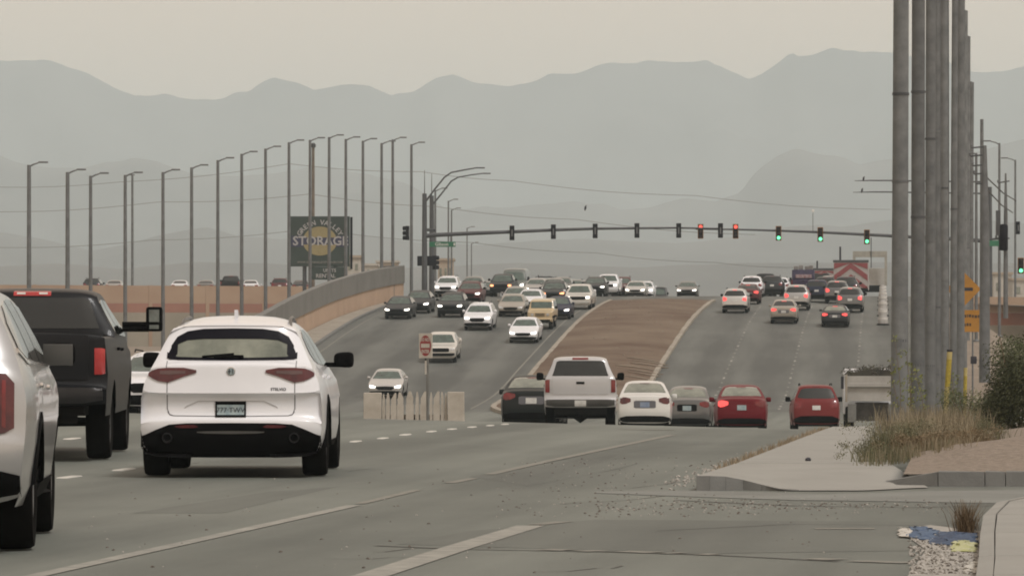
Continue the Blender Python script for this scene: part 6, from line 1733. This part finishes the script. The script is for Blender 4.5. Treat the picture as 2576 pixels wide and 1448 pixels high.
onc('pickup', 'oncoming_car', 1362, 722, PT['tan'], 'tan pickup with a ladder rack on its roof near the top', s=28.2, cat='pickup', on=False,
    extra=lambda r: rack(r))
onc('suv', 'oncoming_car', 1409, 725, PT['grey'], 'grey off-roader right of the ladder rack near the top', s=29.5, scale=(1.02, 1, 1.05))
onc('sedan', 'oncoming_car', 1345, 745, PT['silver'], 'silver car deep in the oncoming pack below the ladder rack', s=31)
onc('suv', 'oncoming_car', 1494, 752, PT['charcoal'], 'dark car left of the white pickup at the top of the hill', s=31.5, scale=(1, 1, .95))
onc('pickup', 'oncoming_car', 1526, 748, PT['white'], 'white pickup at the top of the hill beside the median tip', s=30.5, cat='pickup', over={'bumper': PT['white'], 'mirror': PT['white']}, scale=(.95, .95, .95))
onc('suv', 'oncoming_car', 1562, 742, PT['maroon'], 'maroon off-roader right behind the topmost white pickup', s=29, on=False, scale=(1, 1, 1.14))
onc('sedan', 'oncoming_car', 1597, 742, PT['silverlight'], 'pale sedan half sunk behind the crest beside the median', s=29.3)
onc('suv', 'oncoming_car', 1618, 742, PT['white'], 'white minivan half sunk behind the crest', s=28.4, over={'mirror': PT['white']})
onc('van', 'oncoming_van', 1652, 735, PT['charcoal'], 'dark van just right of the white minivan on the crest', s=26.5, cat='van', on=False, scale=(.85, .8, .72))
onc('sedan', 'oncoming_car', 1727, 745, PT['grey'], 'grey car with bright lamps coming over the crest alone, right of the pack', s=29.2)
onc('suv', 'oncoming_car', 1222, 735, PT['grey'], 'grey car behind the dark pickup with orange lamps', s=28.4)
onc('sedan', 'oncoming_car', 1338, 730, PT['white'], 'white car right of the tall van near the top', s=28.6, scale=(1, 1, 1.06))
onc('suv', 'oncoming_car', 1440, 732, PT['greengrey'], 'grey-green car behind the upper white pickup', s=29.0)
onc('suv', 'oncoming_car', 1476, 728, PT['silver'], 'silver car behind the dark one at the top of the hill', s=28.2, scale=(1, 1, 1.1))
onc('pickup', 'oncoming_car', 1545, 728, PT['charcoal'], 'dark pickup mostly hidden behind the topmost white pickup', s=27.4, cat='pickup', on=False)
onc('suv', 'oncoming_car', 1584, 728, PT['warmwhite'], 'pale car behind the maroon one on the crest', s=27.8)
onc('sedan', 'oncoming_car', 1388, 740, PT['grey'], 'grey sedan tucked behind the dark off-roader with amber lamps', s=31.6)
vehicle('suv', 'oncoming_car', 372, 108, 3, PT['white'], 'white car glimpsed between the black pickup and the white crossover', 'car', oncoming=True, group='oncoming cars on the hill', scale=(1, 1, .95), over={'mirror': PT['white']})

# traffic driving away on the right
def away(kind, name, x, yb, pm, label, s=None, cat='car', h=5.2, tail=True, **k):
    if s is None: s = FPX / gp(x, yb, 236).y
    return vehicle(kind, name, x, s, h, pm, label, cat, tail_on=tail, group='cars driving away on the right', **k)
away('suv', 'departing_car', 1848, 788, PT['silverlight'], 'white off-roader nearest the median on the right roadway', over={'rear_glass': M_GLASS})
away('sedan', 'departing_car', 1971, 815, PT['tan'], 'silver hatchback with bright brake lamps in the middle lane', scale=(1, .9, 1.05))
away('sedan', 'departing_car', 2100, 824, PT['charcoal'], 'dark low car nearest on the right roadway', over={'rear_glass': M_GLASSR}, scale=(1, 1, .95))
away('suv', 'departing_car', 2138, 787, PT['grey'], 'grey off-roader behind the dark low car', scale=(1.02, 1, 1.05))
away('suv', 'departing_car', 2003, 781, PT['silver'], 'grey and white off-roader between the hatchback and the purple load', scale=(1, 1, 1.06))
away('suv', 'departing_car', 2105, 772, PT['grey'], 'dark grey car hidden left of the grey off-roader', s=34.2)
away('suv', 'departing_car', 1890, 757, PT['white'], 'white car behind the off-roader nearest the median', s=32, tail=False)
away('van', 'departing_van', 1925, 750, PT['charcoal'], 'dark van behind the white cars near the median', s=30, cat='van', tail=False, scale=(.85, .8, .75))
away('suv', 'departing_car', 1960, 748, PT['white'], 'white car right of the dark van near the crest', s=29.6, tail=False)
away('pickup', 'departing_car', 2020, 752, paint('plum', (.05, .035, .075)), 'plum pickup heaped with a tarped load', s=31, cat='pickup', tail=False, extra=lambda r: load(r))
away('suv', 'departing_car', 2075, 760, PT['charcoal'], 'dark car left of the chevron truck', s=32.5, tail=False)
away('pickup', 'departing_car', 2062, 750, PT['black'], 'black pickup below the smaller chevron panel', s=30.5, cat='pickup', tail=False)
away('suv', 'departing_car', 1942, 755, PT['charcoal'], 'dark car squeezed between the white cars near the crest', s=31.2, tail=False)
away('sedan', 'departing_car', 2040, 752, PT['white'], 'white car partly behind the plum pickup', s=30.2, tail=False)
away('suv', 'departing_car', 2054, 768, PT['navy'], 'dark blue car between the grey and white off-roader and the chevron truck', s=33.8, tail=False)
away('suv', 'departing_car', 2088, 750, PT['silver'], 'silver car just below the smaller chevron truck', s=30.9, tail=False)
away('sedan', 'departing_car', 1880, 772, PT['maroon'], 'maroon car glimpsed right of the off-roader nearest the median', s=34.4)
away('suv', 'departing_car', 1912, 744, PT['silverlight'], 'pale car behind the white one near the median', s=28.6, tail=False)
away('suv', 'departing_car', 2128, 765, PT['charcoal'], 'dark car in front of the large chevron truck', s=33.2, tail=False, scale=(1.05, 1, 1.08))
away('suv', 'departing_car', 1985, 745, PT['white'], 'white car left of the plum pickup at the crest', s=28.6, tail=False, scale=(1, 1, 1.1))
away('van', 'departing_van', 2008, 742, PT['greengrey'], 'grey van behind the plum pickup', s=27.6, cat='van', tail=False, scale=(.9, .8, .78))
away('van', 'departing_van', 2112, 745, PT['warmwhite'], 'pale van between the two chevron trucks', s=28.0, cat='van', tail=False, scale=(.95, .9, .9))
# trucks ------------------------------------------------------------
M_CHEVW = mat('chevron_white', (.36, .335, .325), .6, var=.1); M_CHEVR = mat('chevron_red', (.24, .055, .06), .6, var=.1)
def truck_root(name, x, s, label, cat='truck', h=5.2):
    X, Y = (x - CX) / s, FPX / s
    r = empty(name, (X, Y, G(X, Y) + .005)); r.rotation_euler = (math.atan(G(X, Y + 2) - G(X, Y)) * .5, 0, -R(h)); tag(r, label, cat); return r
def wheels(r, xs, ys, rad, w):
    rm, ty = wheel_meshes(rad, w, 6)
    for y in ys:
        for x in xs:
            o = obj('wheel', rm, M_RIM, r, (x, y, rad)); obj('tyre', ty, M_RUB, o)
def chevron_truck(x, s, label, W, z0, z1, mast_px=None, frame=True):
    r = truck_root('chevron_truck', x, s, label)
    mb = MB(); mb.bbox((0, 3.2, (z0 + z1) / 2), (W, 4.6, z1 - z0 - .05), .05); obj('cargo_body', mb.mesh('cargo_body'), M_CHEVW, r)
    mb = MB(); mb.bbox((0, 6.6, 1.55), (2.1, 1.9, 1.9), .12); obj('cab', mb.mesh('cab', 40), PT['white'], r)
    mb = MB(); mb.box((0, 3.6, .65), (1.0, 7.0, .3)); obj('chassis', mb.mesh('chassis'), M_UNDER, r)
    wheels(r, (-.9, .9), (1.6, 6.4), .5, .32)
    b = obj('chevron_board', MB().bbox((0, .82, (z0 + z1) / 2), (W + .02, .06, z1 - z0), .01).mesh('chevron_board'), M_CHEVW, r)
    hw = W / 2 - .04; n_ = 3; st = (z1 - z0) / 2.4
    for k in range(-1, n_ + 1):
        for sg in (-1, 1):
            zb = z0 + k * st - .15; poly = [(0, zb + hw * .75), (sg * hw, zb), (sg * hw, zb + st * .5), (0, zb + hw * .75 + st * .5)]
            poly = [(px_, min(z1 - .03, max(z0 + .03, pz))) for px_, pz in poly]
            if max(p[1] for p in poly) - min(p[1] for p in poly) > .08:
                mb = MB(); mb.prism(poly, 'y', .765, .785); obj('chevron', mb.mesh('chevron'), M_CHEVR, b)
    mb = MB(); mb.bbox((0, .86, z1 + .10), (W + .1, .2, .2), .03); obj('arrow_bar', mb.mesh('arrow_bar'), M_POLED, r)
    mb = MB(); mb.bbox((0, .8, .55), (W, .2, .25), .03); obj('rear_bumper', mb.mesh('rear_bumper'), M_BLK, r)
    for sg in (-1, 1):
        mb = MB(); mb.lathe([(.001, .69), (.07, .69), (.08, .74)], 'y', (sg * (W / 2 - .15), 0, .72), 10); obj('taillight', mb.mesh('taillight'), M_TAIL, r)
    if mast_px:
        xm, zt = mast_px; mb = MB(); mb.tube([(xm, 5.4, z0), (xm, 5.4, zt)], [.09, .08], 8); obj('exhaust_stack', mb.mesh('exhaust_stack', 50), M_INK, r)
    return r
chevron_truck(2140, 31.5, 'large truck with red and white chevrons on its back', 2.75, .45, 2.72, (-.95, 4.0))
chevron_truck(2073, 28.5, 'smaller red and white chevron truck left of the large one', 2.4, .9, 2.55, (-.75, 3.5))
r = truck_root('frame_trailer', 2188, 29.5, 'pale box truck under a tall gantry frame beside the big poles')
M_FR = mat('frame_pale', (.33, .32, .28), .8, var=.15)
zt = CAMH + (HORIZON - 632) / 29.5 - r.location.z
for sg in (-1, 1):
    mb = MB(); mb.box((sg * 1.35, 1.2, zt / 2 + .5), (.22, .3, zt - 1.0)); obj('gantry_post', mb.mesh('gantry_post'), M_FR, r)
mb = MB(); mb.box((0, 1.2, zt - .22), (2.9, .36, .5)); obj('gantry_beam', mb.mesh('gantry_beam'), M_FR, r)
mb = MB(); mb.box((.1, 1.0, zt - .1), (.08, .08, 2.6)); obj('gantry_rod', mb.mesh('gantry_rod'), M_POLED, r)
mb = MB(); mb.bbox((.35, 4.5, 1.75), (1.9, 5.0, 1.5), .05); obj('cargo_box', mb.mesh('cargo_box'), mat('box_pale', (.46, .45, .42), .7, var=.1), r)
mb = MB(); mb.box((0, 3.5, .75), (2.5, 6.5, .5)); obj('flat_bed', mb.mesh('flat_bed'), M_UNDER, r)
wheels(r, (-1.0, 1.0), (1.4, 2.6), .48, .3)
# dump truck with a load of branches, half hidden by the nearest pole
s_ = 62.0
r = truck_root('dump_truck', 2188, s_, 'pale dump truck heaped with brush, half hidden behind the nearest pole', h=3)
hz = lambda y: CAMH + (HORIZON - y) / s_ - r.location.z
M_DUMP = mat('dump_white', (.42, .41, .385), .7, col2=(.30, .29, .27), vscale=1.2)
mb = MB(); mb.prism([(-.92, hz(1008)), (.98, hz(1008)), (1.02, hz(945)), (-.98, hz(945))], 'y', 0, 3.6); obj('dump_body', mb.mesh('dump_body'), M_DUMP, r)
mb = MB(); mb.bbox((.02, -.06, hz(968)), (1.98, .1, .16), .02); mb2 = obj('tailgate_rib', mb.mesh('tailgate_rib'), M_DUMP, r)
for dx in (-.95, 1.0):
    mb = MB(); mb.bbox((dx, -.05, hz(976)), (.10, .14, 1.1), .02); obj('corner_post', mb.mesh('corner_post'), M_KERBL, r)
mb = MB(); mb.box((.1, .6, hz(1035)), (1.35, .5, .75)); obj('rear_frame', mb.mesh('rear_frame'), mat('truck_frame', (.07, .065, .06), .8, var=.3), r)
for dx in (-.72, .92):
    mb = MB(); mb.bbox((dx, .02, hz(1038)), (.34, .06, .75), .02); obj('mud_flap', mb.mesh('mud_flap'), mat('mud_flap', (.16, .16, .15), .8, var=.2), r)
mb = MB(); mb.bbox((0, 5.0, 1.6), (2.0, 1.9, 1.9), .12); obj('cab', mb.mesh('cab', 40), PT['white'], r)
wheels(r, (-.8, .8), (.9, 4.8), .5, .35)
mb = MB(); mb.prism([(-.9, hz(950)), (.95, hz(950)), (.8, hz(934)), (.3, hz(926)), (-.3, hz(931)), (-.75, hz(937))], 'y', .1, 3.4); obj('soil_heap', mb.mesh('soil_heap'), mat('soil_heap', (.05, .045, .035), .95, var=.3, vscale=4), r)
mb = MB()
for k in range(14): leaves(mb, (random.uniform(-.85, .9), random.uniform(.1, 2.8), hz(936) + random.uniform(-.1, .15)), (.4, .5, .22), 110, .05, 1, 0)
me = bpy.data.meshes.new('brush_load'); me.from_pydata(mb.v, [], mb.f); obj('brush_load', me, leaf_mat('brush', (.03, .03, .02), (.10, .09, .06)), r)
mb = MB(); mb.bbox((.25, .3, hz(938)), (.45, .4, .35), .1); obj('sack', mb.mesh('sack', 40), mat('sack', (.30, .29, .27), .9, var=.2), r)
mb = MB(); mb.box((-1.1, .6, hz(962)), (.12, .12, .5)); obj('mirror', mb.mesh('mirror'), M_INK, r)
# pale drums in a file by the poles
for i, (yb, s) in enumerate(((836, 38.5), (806, 37), (786, 35.8), (768, 34.7), (752, 33.6), (740, 32.6))):
    x = 2221; X, Y = (x - CX) / s, FPX / s
    r = empty('traffic_drum', (X, Y, G(X, Y))); tag(r, f'pale banded traffic drum by the big poles, {ORD[i]} counting up the hill', 'drum', 'traffic drums in a file')
    mb = MB(); mb.lathe([(.34, .06), (.33, .3), (.30, .32), (.30, .55), (.27, .57), (.27, .80), (.24, .82), (.24, 1.0), (.1, 1.06), (.001, 1.06)], 'z', n=16); obj('drum', mb.mesh('drum', 40), mat('drum_pale', (.44, .43, .41), .7, col2=(.30, .29, .28), vscale=2), r)
    mb = MB(); mb.lathe([(.42, 0), (.42, .05), (.34, .09)], 'z', n=16); obj('base', mb.mesh('base', 40), M_RUB, r)
    for z_ in (.42, .90):
        mb = MB(); mb.lathe([(.318, z_ - .07), (.318, z_ + .07)] if z_ < .5 else [(.262, z_ - .07), (.262, z_ + .07)], 'z', n=16); obj('band', mb.mesh('band', 40), mat('drum_band', (.62, .61, .58), .5, var=.05), r)
# parked vehicles in the yard behind the left wall
YZ = CAMH + 5.75
for i, (x, kind, pm, lb) in enumerate(((235, 'suv', PT['charcoal'], 'dark parked car showing over the wall right of the black pickup roof'), (290, 'sedan', PT['silver'], 'grey parked roof over the wall left of the fifth lamp'), (520, 'sedan', PT['grey'], 'grey parked roof over the wall by the sixth lamp'), (582, 'pickup', PT['black'], 'black parked pickup showing over the wall between two lamps'), (632, 'sedan', PT['white'], 'white parked roof over the wall right of the black parked pickup'), (706, 'suv', PT['maroon'], 'maroon parked car showing over the wall left of the billboard'), (758, 'sedan', PT['charcoal'], 'dark parked roof over the wall under the billboard'), (455, 'sedan', PT['white'], 'white parked roof over the wall between the fifth and sixth lamps'))):
    s = 24.7; p = P(x, 700, s)
    vehicle(kind, 'parked_car', x, s, 0, pm, lb, 'car', at=(p.x, p.y, YZ), group='parked cars behind the left wall')

# ------------------------------------------------------------------ haze: dusty air round the whole place
hz_o = MB().box((0, 6000, 315 - 3.4), (10800, 13600, 630)).mesh('haze')
m = bpy.data.materials.new('dusty_air'); m.use_nodes = True
N, L = m.node_tree.nodes, m.node_tree.links
N.remove(N['Principled BSDF'])
v = N.new('ShaderNodeVolumePrincipled')
v.inputs['Color'].default_value = (.815, .95, 1.0, 1)
v.inputs['Density'].default_value = 1.8e-4
v.inputs['Anisotropy'].default_value = 0.0
L.new(v.outputs[0], N['Material Output'].inputs['Volume'])
tag(obj('haze', hz_o, m), kind='stuff')
